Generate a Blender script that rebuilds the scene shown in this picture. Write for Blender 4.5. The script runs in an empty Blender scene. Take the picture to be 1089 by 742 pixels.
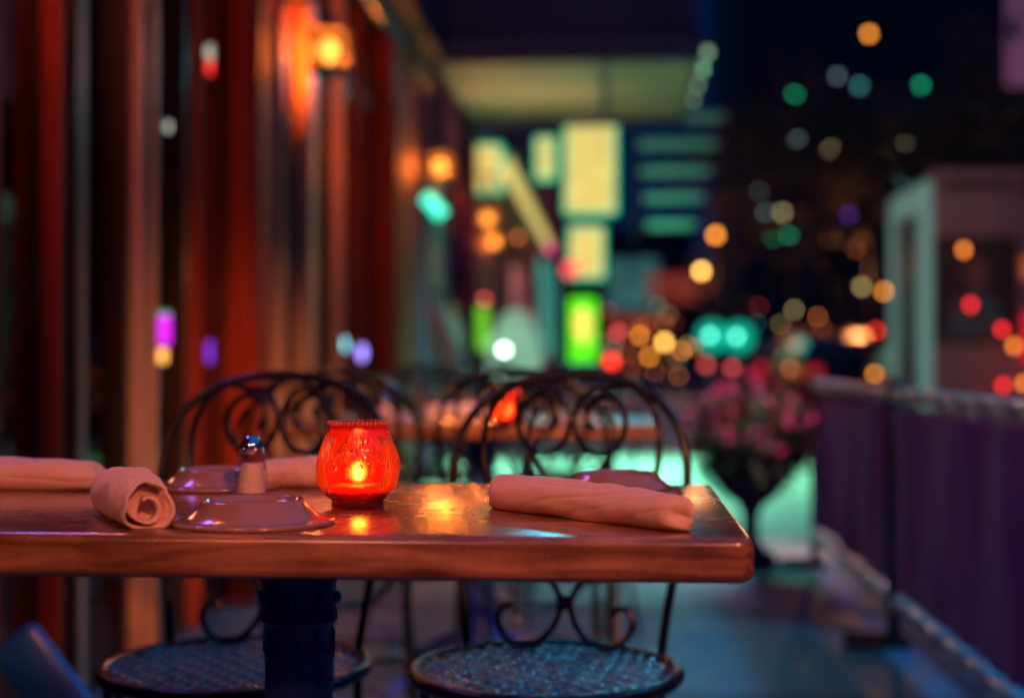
import bpy, bmesh, math, random
from mathutils import Vector, Matrix, noise
random.seed(7)
C = bpy.context.scene.collection
R = math.radians
F = 1512.0; VX = 648.0; VY = 381.0; CZ = 0.92

def px(u, Y):            # world X of photo column u at distance Y
    return (u - VX) / F * Y
def pz(v, Y):            # world Z of photo row v at distance Y
    return CZ + (VY - v) / F * Y

# ------------------------------------------------------------------ materials
MATS = {}
def mat(name, col, rough=0.5, metal=0.0, emit=None, es=0.0, var=0.0, vscale=8.0, bump=0.0, bscale=40.0,
        coat=0.0, sheen=0.0, col2=None, stretch=None, spec=0.5):
    m = bpy.data.materials.new(name); m.use_nodes = True
    nt = m.node_tree; n = nt.nodes; l = nt.links
    b = n['Principled BSDF']
    b.inputs['Roughness'].default_value = rough
    b.inputs['Metallic'].default_value = metal
    b.inputs['Base Color'].default_value = (*col, 1)
    b.inputs['Specular IOR Level'].default_value = spec
    if coat: b.inputs['Coat Weight'].default_value = coat; b.inputs['Coat Roughness'].default_value = 0.12
    if sheen: b.inputs['Sheen Weight'].default_value = sheen
    if emit:
        b.inputs['Emission Color'].default_value = (*emit, 1); b.inputs['Emission Strength'].default_value = es
    tc = n.new('ShaderNodeTexCoord')
    src = tc.outputs['Object']
    if stretch:
        mp = n.new('ShaderNodeMapping'); mp.inputs['Scale'].default_value = stretch
        l.new(src, mp.inputs[0]); src = mp.outputs[0]
    if var or col2:
        t = n.new('ShaderNodeTexNoise'); t.inputs['Scale'].default_value = vscale; t.inputs['Detail'].default_value = 6
        t.inputs['Roughness'].default_value = 0.65
        l.new(src, t.inputs['Vector'])
        r = n.new('ShaderNodeValToRGB')
        c2 = col2 or tuple(c * (1 - var) for c in col)
        r.color_ramp.elements[0].position = 0.32; r.color_ramp.elements[0].color = (*c2, 1)
        r.color_ramp.elements[1].position = 0.68; r.color_ramp.elements[1].color = (*col, 1)
        l.new(t.outputs['Fac'], r.inputs[0]); l.new(r.outputs[0], b.inputs['Base Color'])
        rr = n.new('ShaderNodeMapRange'); rr.inputs['To Min'].default_value = max(0.02, rough - 0.08); rr.inputs['To Max'].default_value = rough + 0.1
        l.new(t.outputs['Fac'], rr.inputs[0]); l.new(rr.outputs[0], b.inputs['Roughness'])
    if bump:
        t2 = n.new('ShaderNodeTexNoise'); t2.inputs['Scale'].default_value = bscale; t2.inputs['Detail'].default_value = 5
        l.new(src, t2.inputs['Vector'])
        bp = n.new('ShaderNodeBump'); bp.inputs['Strength'].default_value = bump; bp.inputs['Distance'].default_value = 0.01
        l.new(t2.outputs['Fac'], bp.inputs['Height']); l.new(bp.outputs[0], b.inputs['Normal'])
    MATS[name] = m
    return m

def emis(name, col, s, var=0.0, vscale=3.0):
    """a surface that gives off light (lamp glass, lit sign, lit window)"""
    m = bpy.data.materials.new(name); m.use_nodes = True
    nt = m.node_tree; n = nt.nodes; l = nt.links
    b = n['Principled BSDF']; b.inputs['Base Color'].default_value = (*[min(.6, c * .5) for c in col], 1)
    b.inputs['Roughness'].default_value = .4
    b.inputs['Emission Color'].default_value = (*col, 1); b.inputs['Emission Strength'].default_value = s
    if var:
        tc = n.new('ShaderNodeTexCoord'); t = n.new('ShaderNodeTexNoise'); t.inputs['Scale'].default_value = vscale
        l.new(tc.outputs['Object'], t.inputs['Vector'])
        rr = n.new('ShaderNodeMapRange'); rr.inputs['From Min'].default_value = .35; rr.inputs['From Max'].default_value = .65
        rr.inputs['To Min'].default_value = s * (1 - var); rr.inputs['To Max'].default_value = s * (1 + var * .3)
        l.new(t.outputs['Fac'], rr.inputs[0]); l.new(rr.outputs[0], b.inputs['Emission Strength'])
    MATS[name] = m
    return m

def pane_mat(name, tint, ior=1.5, rough=0.03, extra=None, es=0.0, min_refl=0.0):
    """thin glass: fresnel mirror over a tinted clear sheet, cheap and noise free"""
    m = bpy.data.materials.new(name); m.use_nodes = True
    nt = m.node_tree; n = nt.nodes; l = nt.links
    n.remove(n['Principled BSDF']); out = n['Material Output']
    tr = n.new('ShaderNodeBsdfTransparent'); tr.inputs[0].default_value = (*tint, 1)
    gl = n.new('ShaderNodeBsdfGlossy'); gl.inputs['Roughness'].default_value = rough
    lw = n.new('ShaderNodeLayerWeight'); lw.inputs[0].default_value = .5
    pw = n.new('ShaderNodeMath'); pw.operation = 'POWER'; pw.inputs[1].default_value = 4.5; l.new(lw.outputs['Facing'], pw.inputs[0])
    fr = n.new('ShaderNodeMapRange'); fr.inputs['To Min'].default_value = .045; fr.inputs['To Max'].default_value = .85; l.new(pw.outputs[0], fr.inputs[0])
    tc = n.new('ShaderNodeTexCoord'); t = n.new('ShaderNodeTexNoise'); t.inputs['Scale'].default_value = 2.0
    bp = n.new('ShaderNodeBump'); bp.inputs['Strength'].default_value = .06; bp.inputs['Distance'].default_value = .01
    l.new(tc.outputs['Object'], t.inputs['Vector']); l.new(t.outputs['Fac'], bp.inputs['Height']); l.new(bp.outputs[0], gl.inputs['Normal'])
    mx = n.new('ShaderNodeMixShader')
    if min_refl:
        mr = n.new('ShaderNodeMapRange'); mr.inputs['To Min'].default_value = min_refl
        l.new(fr.outputs[0], mr.inputs[0]); l.new(mr.outputs[0], mx.inputs[0])
    else:
        l.new(fr.outputs[0], mx.inputs[0])
    l.new(tr.outputs[0], mx.inputs[1]); l.new(gl.outputs[0], mx.inputs[2])
    last = mx.outputs[0]
    if extra:
        e = n.new('ShaderNodeEmission'); e.inputs[0].default_value = (*extra, 1); e.inputs[1].default_value = es
        ad = n.new('ShaderNodeAddShader'); l.new(last, ad.inputs[0]); l.new(e.outputs[0], ad.inputs[1]); last = ad.outputs[0]
    l.new(last, out.inputs[0])
    MATS[name] = m
    return m

# ------------------------------------------------------------------ mesh builder
class MB:
    def __init__(s): s.b = bmesh.new()
    def box(s, x0, x1, y0, y1, z0, z1, bev=0.0, rot=None, piv=None):
        vs = [s.b.verts.new((x, y, z)) for x in (x0, x1) for y in (y0, y1) for z in (z0, z1)]
        fs = [(0, 1, 3, 2), (4, 6, 7, 5), (0, 4, 5, 1), (2, 3, 7, 6), (0, 2, 6, 4), (1, 5, 7, 3)]
        faces = [s.b.faces.new([vs[i] for i in f]) for f in fs]
        if rot is not None:
            bmesh.ops.rotate(s.b, cent=piv or Vector(((x0 + x1) / 2, (y0 + y1) / 2, (z0 + z1) / 2)), matrix=rot, verts=vs)
        if bev:
            es = list({e for f in faces for e in f.edges})
            bmesh.ops.bevel(s.b, geom=es, offset=bev, segments=2, affect='EDGES', profile=.5)
        return s
    def tube(s, pts, r, n=8, closed=False, caps=True):
        pts = [Vector(p) for p in pts]
        N = len(pts); rs = r if isinstance(r, (list, tuple)) else [r] * N
        rings = []; up = None
        for i, p in enumerate(pts):
            if closed: t = pts[(i + 1) % N] - pts[i - 1]
            else: t = pts[min(i + 1, N - 1)] - pts[max(i - 1, 0)]
            if t.length < 1e-9: t = Vector((0, 0, 1))
            t.normalize()
            if up is None:
                up = Vector((0, 1, 0)) if abs(t.y) < .8 else Vector((1, 0, 0))
            up = (up - t * up.dot(t)); up.normalize()
            sd = t.cross(up)
            rings.append([s.b.verts.new(p + (up * math.cos(a) + sd * math.sin(a)) * rs[i]) for a in [2 * math.pi * k / n for k in range(n)]])
        rng = range(N) if closed else range(N - 1)
        for i in rng:
            a, c = rings[i], rings[(i + 1) % N]
            for k in range(n):
                try: s.b.faces.new((a[k], a[(k + 1) % n], c[(k + 1) % n], c[k]))
                except ValueError: pass
        if caps and not closed:
            s.b.faces.new(rings[0][::-1]); s.b.faces.new(rings[-1])
        return s
    def lathe(s, prof, n=32, c=(0, 0, 0), ripple=0.0, rn=12, sx=1, sy=1, close=False):
        rings = []
        for (r, z) in prof:
            if r < 1e-6: rings.append([s.b.verts.new((c[0], c[1], c[2] + z))]); continue
            ring = []
            for k in range(n):
                a = 2 * math.pi * k / n
                rr = r * (1 + ripple * math.cos(rn * a))
                ring.append(s.b.verts.new((c[0] + rr * math.cos(a) * sx, c[1] + rr * math.sin(a) * sy, c[2] + z)))
            rings.append(ring)
        prs = list(zip(rings[:-1], rings[1:]))
        if close: prs.append((rings[-1], rings[0]))
        for a, d in prs:
            for k in range(n):
                k2 = (k + 1) % n
                if len(a) == 1 and len(d) == 1: continue
                if len(a) == 1: s.b.faces.new((a[0], d[k], d[k2]))
                elif len(d) == 1: s.b.faces.new((a[k], a[k2], d[0]))
                else: s.b.faces.new((a[k], a[k2], d[k2], d[k]))
        return s
    def ball(s, c, r, seg=12, sc=(1, 1, 1)):
        bmesh.ops.create_uvsphere(s.b, u_segments=seg, v_segments=max(6, seg // 2), radius=r,
                                  matrix=Matrix.Translation(c) @ Matrix.Diagonal((*sc, 1)))
        return s
    def prism(s, pts, y0, y1):       # outline in x,z extruded along y
        a = [s.b.verts.new((p[0], y0, p[1])) for p in pts]; d = [s.b.verts.new((p[0], y1, p[1])) for p in pts]
        s.b.faces.new(a); s.b.faces.new(d[::-1])
        for i in range(len(pts)):
            j = (i + 1) % len(pts); s.b.faces.new((a[j], a[i], d[i], d[j]))
        return s
    def xf(s, M): bmesh.ops.transform(s.b, matrix=M, verts=s.b.verts); return s
    def build(s, name, m, parent=None, smooth=True, loc=None, sub=0):
        bmesh.ops.recalc_face_normals(s.b, faces=s.b.faces)
        me = bpy.data.meshes.new(name); s.b.to_mesh(me); s.b.free()
        if isinstance(m, str): m = MATS[m]
        me.materials.append(m)
        o = bpy.data.objects.new(name, me); C.objects.link(o)
        if parent: o.parent = parent
        if loc: o.location = loc
        if smooth:
            for p in me.polygons: p.use_smooth = True
            try:
                md = o.modifiers.new('edge', 'EDGE_SPLIT'); md.split_angle = R(40)
            except Exception: pass
        if sub:
            o.modifiers.clear()
            md = o.modifiers.new('sub', 'SUBSURF'); md.levels = sub; md.render_levels = sub
        return o

def tag(o, label=None, cat=None, group=None, kind=None):
    if label: o['label'] = label
    if cat: o['category'] = cat
    if group: o['group'] = group
    if kind: o['kind'] = kind
    return o
def empty(name, loc=(0, 0, 0), rz=0.0, label=None, cat=None, group=None):
    o = bpy.data.objects.new(name, None); o.empty_display_size = .1; C.objects.link(o)
    o.location = loc; o.rotation_euler = (0, 0, rz)
    return tag(o, label, cat, group)
def copy_tree(o, parent=None):
    c = o.copy(); C.objects.link(c)
    if parent: c.parent = parent
    for ch in list(o.children): copy_tree(ch, c)
    return c
def again(o, loc, rz=0.0, label=None, group=None):
    c = copy_tree(o); c.location = loc; c.rotation_euler = (0, 0, rz)
    if label: c['label'] = label
    if group: c['group'] = group
    return c
def smooth_pts(P, k=6):              # Catmull-Rom through P
    P = [Vector(p) for p in P]; out = []
    for i in range(len(P) - 1):
        a = P[max(i - 1, 0)]; b = P[i]; c = P[i + 1]; d = P[min(i + 2, len(P) - 1)]
        for j in range(k):
            t = j / k
            out.append(.5 * ((2 * b) + (c - a) * t + (2 * a - 5 * b + 4 * c - d) * t * t + (3 * b - a - 3 * c + d) * t ** 3))
    out.append(P[-1]); return out
def lamp(name, kind, loc, energy, col, parent=None, **kw):
    d = bpy.data.lights.new(name, kind); d.energy = energy; d.color = col
    for k, v in kw.items():
        if k != 'rot': setattr(d, k, v)
    o = bpy.data.objects.new(name, d); C.objects.link(o); o.location = loc
    if 'rot' in kw: o.rotation_euler = kw['rot']
    if parent: o.parent = parent
    return o

# ------------------------------------------------------------------ palette
mat('iron', (.03, .03, .04), .26, .75, bump=.25, bscale=60)
mat('iron_seat', (.50, .50, .52), .22, .95)
mat('column', (.02, .05, .30), .38, .1, bump=.15, bscale=50, coat=.2)
mat('mahogany', (.44, .055, .016), .62, spec=.22, col2=(.19, .018, .008), vscale=6, stretch=(12, 12, .6), bump=.1, bscale=20)
mat('dark_wood', (.05, .012, .010), .4, coat=.25, var=.4, vscale=6, stretch=(10, 10, .6))
mat('light_trim', (.72, .40, .25), .42, coat=.1, var=.25, vscale=5, stretch=(10, 10, .5))
mat('curtain', (.30, .012, .012), .9, sheen=.3, var=.25, vscale=3)
mat('interior', (.06, .015, .015), .8, var=.3, vscale=1.5)
mat('dark_metal', (.02, .02, .025), .4, .5, var=.2)
mat('purple_wall', (.09, .012, .09), .9, spec=.2, var=.35, vscale=1.2, bump=.3, bscale=12)
mat('navy_paint', (.02, .035, .12), .5, var=.3, vscale=2)
mat('canopy_soffit', (.27, .25, .17), .6, var=.25, vscale=1.2, bump=.1)
mat('napkin', (.82, .54, .46), .95, sheen=.25, var=.10, vscale=20, bump=.16, bscale=500)
mat('china', (.36, .18, .14), .16, coat=.8, var=.12, vscale=12, spec=.6)
mat('urn_soil', (.03,.02,.015), .9); mat('salt', (.90, .75, .68), .9, bump=.6, bscale=400)
mat('chrome', (.75, .75, .78), .08, 1.0)
mat('wax', (.85, .25, .12), .5)
for k_, v_ in (('Subsurface Weight', 1.0), ('Subsurface Scale', .03)): MATS['wax'].node_tree.nodes['Principled BSDF'].inputs[k_].default_value = v_
MATS['wax'].node_tree.nodes['Principled BSDF'].inputs['Subsurface Radius'].default_value = (1, .35, .15)
mat('canvas', (.17, .09, .36), .8, sheen=.15, col2=(.08, .07, .27), vscale=1.7, bump=.3, bscale=6)
def canvas_mat():
    m = MATS['canvas']; nt = m.node_tree; n = nt.nodes; l = nt.links
    b = n['Principled BSDF']; t = n.new('ShaderNodeBsdfTranslucent'); t.inputs[0].default_value = (.42, .10, .34, 1)
    mx = n.new('ShaderNodeMixShader'); mx.inputs[0].default_value = .26
    l.new(b.outputs[0], mx.inputs[1]); l.new(t.outputs[0], mx.inputs[2]); l.new(mx.outputs[0], n['Material Output'].inputs[0])
canvas_mat()
mat('rail_metal', (.10, .13, .16), .3, .7, bump=.1)
mat('clip', (.34, .52, .56), .3, .4)
mat('urn', (.012, .018, .045), .6, bump=.2)
mat('leaf', (.04, .16, .05), .6, var=.4, vscale=15)
mat('leaf_tree', (.07, .045, .02), .7, var=.5, vscale=3)
mat('petal', (.55, .03, .16), .6, var=.3, vscale=20)
mat('petal_pale', (.6, .25, .35), .6, var=.2, vscale=20)
mat('bark', (.05, .035, .025), .9, bump=.6, bscale=20, var=.4)
mat('kiosk_body', (.32, .14, .16), .5, var=.2, vscale=2)
mat('kiosk_side_glow', (.22, .42, .42), .4, var=.2, vscale=2)
MATS['kiosk_side_glow'].node_tree.nodes['Principled BSDF'].inputs['Emission Color'].default_value = (.22, .42, .40, 1); MATS['kiosk_side_glow'].node_tree.nodes['Principled BSDF'].inputs['Emission Strength'].default_value = .24  # weak teal emission put in for light reflected off the side
mat('kiosk_dark', (.02, .05, .10), .3)
mat('blue_board', (.01, .13, .42), .4, var=.5, vscale=3, coat=.3)
mat('car_paint', (.03, .01, .02), .3, coat=.8)
mat('tyre', (.015, .015, .015), .85)
mat('tower_wall', (.012, .014, .035), .8, var=.3, vscale=.2)
mat('far_wall', (.05, .02, .05), .8, var=.4, vscale=.3)
mat('mint_paint', (.25, .55, .45), .5, var=.2, vscale=3)
mat('parasol_cloth', (.55, .60, .48), .8, var=.25, vscale=9, bump=.4, bscale=30)
mat('banner_cloth', (.42, .22, .36), .8, var=.2, vscale=2)
pane_mat('window_glass', (.88, .84, .84), 1.5, .03)
pane_mat('clear_glass', (.97, .95, .95), 1.45, .03)
for nd_ in MATS['clear_glass'].node_tree.nodes:
    if nd_.bl_idname == 'ShaderNodeMath': nd_.inputs[1].default_value = 2.0
pane_mat('lantern_glass', (1, .62, .25), 1.4, .15, extra=(1, .26, .03), es=.34)

# wooden table top: plank grain, varnish worn into matt and glossy patches
def table_mat():
    m = bpy.data.materials.new('varnished_wood'); m.use_nodes = True
    nt = m.node_tree; n = nt.nodes; l = nt.links; b = n['Principled BSDF']
    tc = n.new('ShaderNodeTexCoord')
    mp = n.new('ShaderNodeMapping'); mp.inputs['Scale'].default_value = (1.2, 14, 14); l.new(tc.outputs['Object'], mp.inputs[0])
    t = n.new('ShaderNodeTexNoise'); t.inputs['Scale'].default_value = 5; t.inputs['Detail'].default_value = 8; t.inputs['Distortion'].default_value = .8
    l.new(mp.outputs[0], t.inputs['Vector'])
    r = n.new('ShaderNodeValToRGB'); e = r.color_ramp.elements
    e[0].position = .3; e[0].color = (.14, .038, .016, 1); e[1].position = .72; e[1].color = (.60, .28, .14, 1)
    l.new(t.outputs['Fac'], r.inputs[0])
    t3 = n.new('ShaderNodeTexNoise'); t3.inputs['Scale'].default_value = 6; t3.inputs['Detail'].default_value = 5
    l.new(tc.outputs['Object'], t3.inputs['Vector'])
    r3 = n.new('ShaderNodeValToRGB'); r3.color_ramp.elements[0].position = .35; r3.color_ramp.elements[0].color = (.42, .40, .44, 1)
    r3.color_ramp.elements[1].position = .65; r3.color_ramp.elements[1].color = (1, 1, 1, 1)
    l.new(t3.outputs['Fac'], r3.inputs[0])
    mu = n.new('ShaderNodeMix'); mu.data_type = 'RGBA'; mu.blend_type = 'MULTIPLY'; mu.inputs['Factor'].default_value = 1
    l.new(r.outputs[0], mu.inputs['A']); l.new(r3.outputs[0], mu.inputs['B']); l.new(mu.outputs['Result'], b.inputs['Base Color'])
    t2 = n.new('ShaderNodeTexNoise'); t2.inputs['Scale'].default_value = 30; t2.inputs['Detail'].default_value = 7
    l.new(tc.outputs['Object'], t2.inputs['Vector'])
    rr = n.new('ShaderNodeMapRange'); rr.inputs['From Min'].default_value = .3; rr.inputs['From Max'].default_value = .7
    rr.inputs['To Min'].default_value = .16; rr.inputs['To Max'].default_value = .32
    l.new(t2.outputs['Fac'], rr.inputs[0]); l.new(rr.outputs[0], b.inputs['Roughness'])
    b.inputs['Coat Weight'].default_value = .8; b.inputs['Coat Roughness'].default_value = .2
    bp = n.new('ShaderNodeBump'); bp.inputs['Strength'].default_value = .05; bp.inputs['Distance'].default_value = .004
    l.new(t2.outputs['Fac'], bp.inputs['Height']); l.new(bp.outputs[0], b.inputs['Normal'])
    MATS['varnished_wood'] = m
table_mat()

def ground_mat(name, c1, c2, slab=(1.0, 1.2), joint=.012, rough=.55):
    m = bpy.data.materials.new(name); m.use_nodes = True
    nt = m.node_tree; n = nt.nodes; l = nt.links; b = n['Principled BSDF']
    tc = n.new('ShaderNodeTexCoord')
    t = n.new('ShaderNodeTexNoise'); t.inputs['Scale'].default_value = 5; t.inputs['Detail'].default_value = 9; t.inputs['Roughness'].default_value = .7
    l.new(tc.outputs['Object'], t.inputs['Vector'])
    r = n.new('ShaderNodeValToRGB'); e = r.color_ramp.elements
    e[0].position = .3; e[0].color = (*c2, 1); e[1].position = .7; e[1].color = (*c1, 1)
    l.new(t.outputs['Fac'], r.inputs[0])
    col = r.outputs[0]
    if slab:
        br = n.new('ShaderNodeTexBrick'); br.offset = 0
        br.inputs['Color1'].default_value = (1, 1, 1, 1); br.inputs['Color2'].default_value = (.8, .82, .84, 1); br.inputs['Mortar'].default_value = (.2, .2, .2, 1)
        br.inputs['Scale'].default_value = 1; br.inputs['Mortar Size'].default_value = joint
        br.inputs['Brick Width'].default_value = slab[0]; br.inputs['Row Height'].default_value = slab[1]
        l.new(tc.outputs['Object'], br.inputs['Vector'])
        mu = n.new('ShaderNodeMix'); mu.data_type = 'RGBA'; mu.blend_type = 'MULTIPLY'; mu.inputs['Factor'].default_value = 1
        l.new(col, mu.inputs['A']); l.new(br.outputs['Color'], mu.inputs['B']); col = mu.outputs['Result']
    l.new(col, b.inputs['Base Color'])
    rr = n.new('ShaderNodeMapRange'); rr.inputs['From Min'].default_value = .35; rr.inputs['From Max'].default_value = .65
    rr.inputs['To Min'].default_value = rough - .15; rr.inputs['To Max'].default_value = rough + .2
    l.new(t.outputs['Fac'], rr.inputs[0]); l.new(rr.outputs[0], b.inputs['Roughness'])
    bp = n.new('ShaderNodeBump'); bp.inputs['Strength'].default_value = .3; bp.inputs['Distance'].default_value = .01
    l.new(t.outputs['Fac'], bp.inputs['Height']); l.new(bp.outputs[0], b.inputs['Normal'])
    MATS[name] = m
ground_mat('asphalt', (.05, .05, .055), (.035, .035, .04), None, rough=.5)
ground_mat('paving', (.09, .19, .29), (.025, .065, .12), (1.0, 1.3), joint=.035, rough=.5)
ground_mat('pale_concrete', (.50, .50, .46), (.36, .36, .34), (1.5, 1.5), rough=.6)

# ------------------------------------------------------------------ ground
tag(MB().box(-60, 60, -30, 260, -.2, -.13).build('street', 'asphalt', smooth=False), kind='structure')
tag(MB().box(-1.6, 2.05, -8, 6.55, -.126, 0).build('pavement', 'paving', smooth=False), kind='structure')
tag(MB().box(-1.6, 2.05, 6.55, 60, -.126, 0.0).build('pavement', 'pale_concrete', smooth=False), kind='structure')
tag(MB().box(2.05, 2.2, -8, 60, -.126, .005, bev=.01).build('kerb', 'paving', smooth=False), kind='structure')
tag(MB().box(2.5, 14.5, 60, 90, -.126, 0.0).build('pavement', 'paving', smooth=False), kind='structure')
mk = MB()
for k in range(14): mk.box(5.1, 5.22, 8 + k * 6, 11 + k * 6, -.13, -.126)
tag(mk.build('lane_marking', mat('road_paint', (.7, .7, .68), .6, var=.3), smooth=False), kind='structure')

# ------------------------------------------------------------------ bistro table
def make_table(loc, label, w=1.0, d=.585):
    root = empty('bistro_table', loc, 0, label, 'table', 'wooden bistro tables in a row along the facade')
    # rounded slab: section swept by bevels
    m = MB().box(-w / 2, w / 2, -d / 2, d / 2, .706, .75)
    vert = [e for e in m.b.edges if abs(e.verts[0].co.z - e.verts[1].co.z) > .01]
    bmesh.ops.bevel(m.b, geom=vert, offset=.018, segments=5, affect='EDGES', profile=.5)
    top = [e for e in m.b.edges if e.verts[0].co.z > .749 and e.verts[1].co.z > .749]
    bmesh.ops.bevel(m.b, geom=top, offset=.009, segments=5, affect='EDGES', profile=.5)
    bot = [e for e in m.b.edges if e.verts[0].co.z < .707 and e.verts[1].co.z < .707]
    bmesh.ops.bevel(m.b, geom=bot, offset=.012, segments=5, affect='EDGES', profile=.5)
    o = m.build('tabletop', 'varnished_wood', root)
    MB().box(-.16, .16, -.12, .12, .688, .7055, bev=.004).build('mounting_plate', 'iron', root)
    prof = [(.0, .688), (.062, .688), (.062, .676), (.050, .672), (.050, .664), (.046, .658), (.046, .630), (.0485, .626), (.0485, .616), (.043, .610),
            (.042, .5), (.044, .38), (.046, .25), (.049, .16), (.060, .14), (.062, .11), (.075, .10), (.08, .06)]
    MB().lathe([(r * .93, z) for r, z in prof], 64, ripple=.005, rn=20).build('column', 'column', root)
    sw = MB()
    for k in range(8):      # cast swags and studs round the collar
        a0 = 2 * math.pi * k / 8; pts = []
        for j in range(9):
            a = a0 + (j / 8) * 2 * math.pi / 8; s = math.sin(math.pi * j / 8)
            pts.append((math.cos(a) * .0405, math.sin(a) * .0405, .606 - .028 * s))
        sw.tube(pts, .0016, 6)
        MB().ball((math.cos(a0) * .0445, math.sin(a0) * .0445, .642), .005, 8, (1, 1, 1.4)).build('stud', 'column', root)
        sw.tube([(math.cos(a0) * .0405, math.sin(a0) * .0405, .603), (math.cos(a0) * .0400, math.sin(a0) * .0400, .572)], .0022, 5)
    sw.build('ornament', 'column', root)
    ft = MB()
    for k in range(4):
        a = math.pi / 4 + k * math.pi / 2; c, s = math.cos(a), math.sin(a)
        pts = smooth_pts([(c * .05, s * .05, .11), (c * .14, s * .14, .10), (c * .24, s * .24, .055), (c * .33, s * .33, .022)], 5)
        ft.tube(pts, [.032 - .016 * i / (len(pts) - 1) for i in range(len(pts))], 8)
        ft.ball((c * .33, s * .33, .018), .018, 10)
    ft.build('pedestal_foot', 'column', root)
    return root
TY = 1.645; TX = -.362
t1 = make_table((TX, TY, 0), 'nearest wooden bistro table, laid with napkins and a red candle')
t2 = again(t1, (TX, 4.02, 0), 0, 'second wooden bistro table, blurred behind the nearest chairs')
t3 = again(t1, (TX, 6.4, 0), 0, 'farthest wooden bistro table, beyond the second one')

# ------------------------------------------------------------------ wrought iron chair
def make_chair(loc, rz, label):
    root = empty('iron_chair', loc, rz, label, 'chair', 'wrought iron cafe chairs at the tables')
    def bp(x, z):          # point on the reclined back (curved plan)
        y = .128 + .09 * max(0, z - .45) / .44 + .02 * (1 - (x / .2) ** 2)
        return (x, y, z)
    half = [(.157, .45), (.166, .52), (.181, .61), (.193, .70), (.190, .77), (.168, .825), (.122, .866), (.062, .886), (0, .892)]
    arch = half + [(-x, z) for x, z in half[-2::-1]]
    MB().tube(smooth_pts([bp(*p) for p in arch], 6), .0076, 10).build('back_frame', 'iron', root)
    inner = [(.100, .876), (.130, .845), (.146, .80), (.142, .73), (.115, .665), (.065, .60), (.022, .555), (.006, .525)]
    low = [(.006, .525), (.018, .49), (.042, .466), (.072, .458), (.098, .472), (.110, .497), (.102, .517), (.086, .520), (.078, .508)]
    sp = []
    for k in range(34):    # spiral: over the top, down the middle, round and curled in
        t = k / 33; a = R(62) + t * R(520)
        f = 1 - .62 * max(0, (t - .60) / .40)
        sp.append((.047 + .043 * f * math.cos(a) + .004 * (1 - f), .816 + .053 * f * math.sin(a)))
    stem = [(.058, .835), (.072, .80), (.066, .765), (.040, .725), (.020, .68), (.008, .62), (.006, .56)]
    sc = [(.100, .876), (.082, .876)] + sp[1:]
    for sgn in (1, -1):
        m = MB()
        for P, k, r in ((inner, 5, .0058), (low, 5, .0054), (sc, 2, .0054), (stem, 5, .0040)):
            m.tube(smooth_pts([bp(sgn * x, z) for x, z in P], k), r, 8)
        m.ball(bp(sgn * .104, .877), .010, 8, (1.5, 1, .8))
        m.build('back_scroll', 'iron', root)
    MB().box(-.014, .014, .148, .166, .515, .54, bev=.003).build('clasp', 'iron', root)
    MB().tube([bp(-.006, .81), bp(.006, .81)], .008, 8).build('clasp', 'iron', root)
    # round seat: rolled rim and woven strip mesh
    rim = MB(); rim.tube([(math.cos(a) * .198, math.sin(a) * .198, .45) for a in [2 * math.pi * k / 56 for k in range(56)]], .0105, 10, closed=True)
    rim.tube([(math.cos(a) * .187, math.sin(a) * .187, .441) for a in [2 * math.pi * k / 56 for k in range(56)]], .005, 6, closed=True)
    rim.build('seat_rim', 'iron', root)
    s = MB(); st = .0205; Rr = .190; wl = .042; N = int(Rr / st)
    for i in range(-N, N + 1):
        c = i * st; L = math.sqrt(max(0, Rr * Rr - c * c)) - .002
        if L < .02: continue
        pts = []; y = -L
        while y <= L:
            ph = math.cos(2 * math.pi * y / wl + math.pi * i)
            pts.append((c + st * .47 * ph, y, .4525 + .0016 * math.sin(2 * math.pi * y / wl + math.pi * i) - .003 * (1 - (y * y + c * c) / (Rr * Rr)))); y += wl / 8
        s.tube(pts, .0031, 6)
    o = s.build('woven_seat', 'iron_seat', root); o.modifiers.clear()
    for sx in (1, -1):
        MB().tube(smooth_pts([bp(sx * .157, .45), (sx * .160, .135, .30), (sx * .175, .175, .12), (sx * .19, .21, .0)], 5), .0075, 8).build('leg', 'iron', root)
        MB().tube(smooth_pts([(sx * .150, -.125, .445), (sx * .152, -.135, .30), (sx * .166, -.165, .12), (sx * .185, -.195, .0)], 5), .0075, 8).build('leg', 'iron', root)
    br = MB()
    br.tube([(math.cos(a) * .150, math.sin(a) * .150, .23) for a in [2 * math.pi * k / 40 for k in range(40)]], .005, 8, closed=True)
    for a in (R(45), R(135)):
        c, sn = math.cos(a), math.sin(a)
        br.tube(smooth_pts([(c * .19, sn * .19, .435), (c * .12, sn * .12, .36), (0, 0, .335), (-c * .12, -sn * .12, .36), (-c * .19, -sn * .19, .435)], 6), .005, 8)
    for sx in (1, -1):
        br.tube([(sx * .152, -.13, .23), (sx * .115, -.10, .23)], .005, 6); br.tube([(sx * .165, .15, .23), (sx * .10, .108, .23)], .005, 6)
    br.build('brace', 'iron', root)
    return root
c1 = make_chair((px(580, 2.14), 2.14, 0), R(-9), 'iron chair at the right of the nearest table, behind the long napkin roll')
again(c1, (px(246, 2.14), 2.14, 0), R(-4), 'iron chair at the left of the nearest table, behind the salt shaker')
again(c1, (-.63, 3.32, 0), R(185), 'iron chair drawn up left on the near side of the second table')
again(c1, (-.17, 3.36, 0), R(172), 'iron chair drawn up right on the near side of the second table')
again(c1, (-.62, 4.62, 0), R(6), 'iron chair at the far left of the second table')
again(c1, (-.12, 4.60, 0), R(-8), 'iron chair at the far right of the second table')
again(c1, (-.66, 5.72, 0), R(183), 'iron chair at the near left of the farthest table')
again(c1, (-.14, 5.70, 0), R(176), 'iron chair at the near right of the farthest table')
again(c1, (-.60, 7.02, 0), R(3), 'iron chair at the far left of the farthest table')
again(c1, (-.14, 7.05, 0), R(-5), 'iron chair at the far right of the farthest table')

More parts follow.
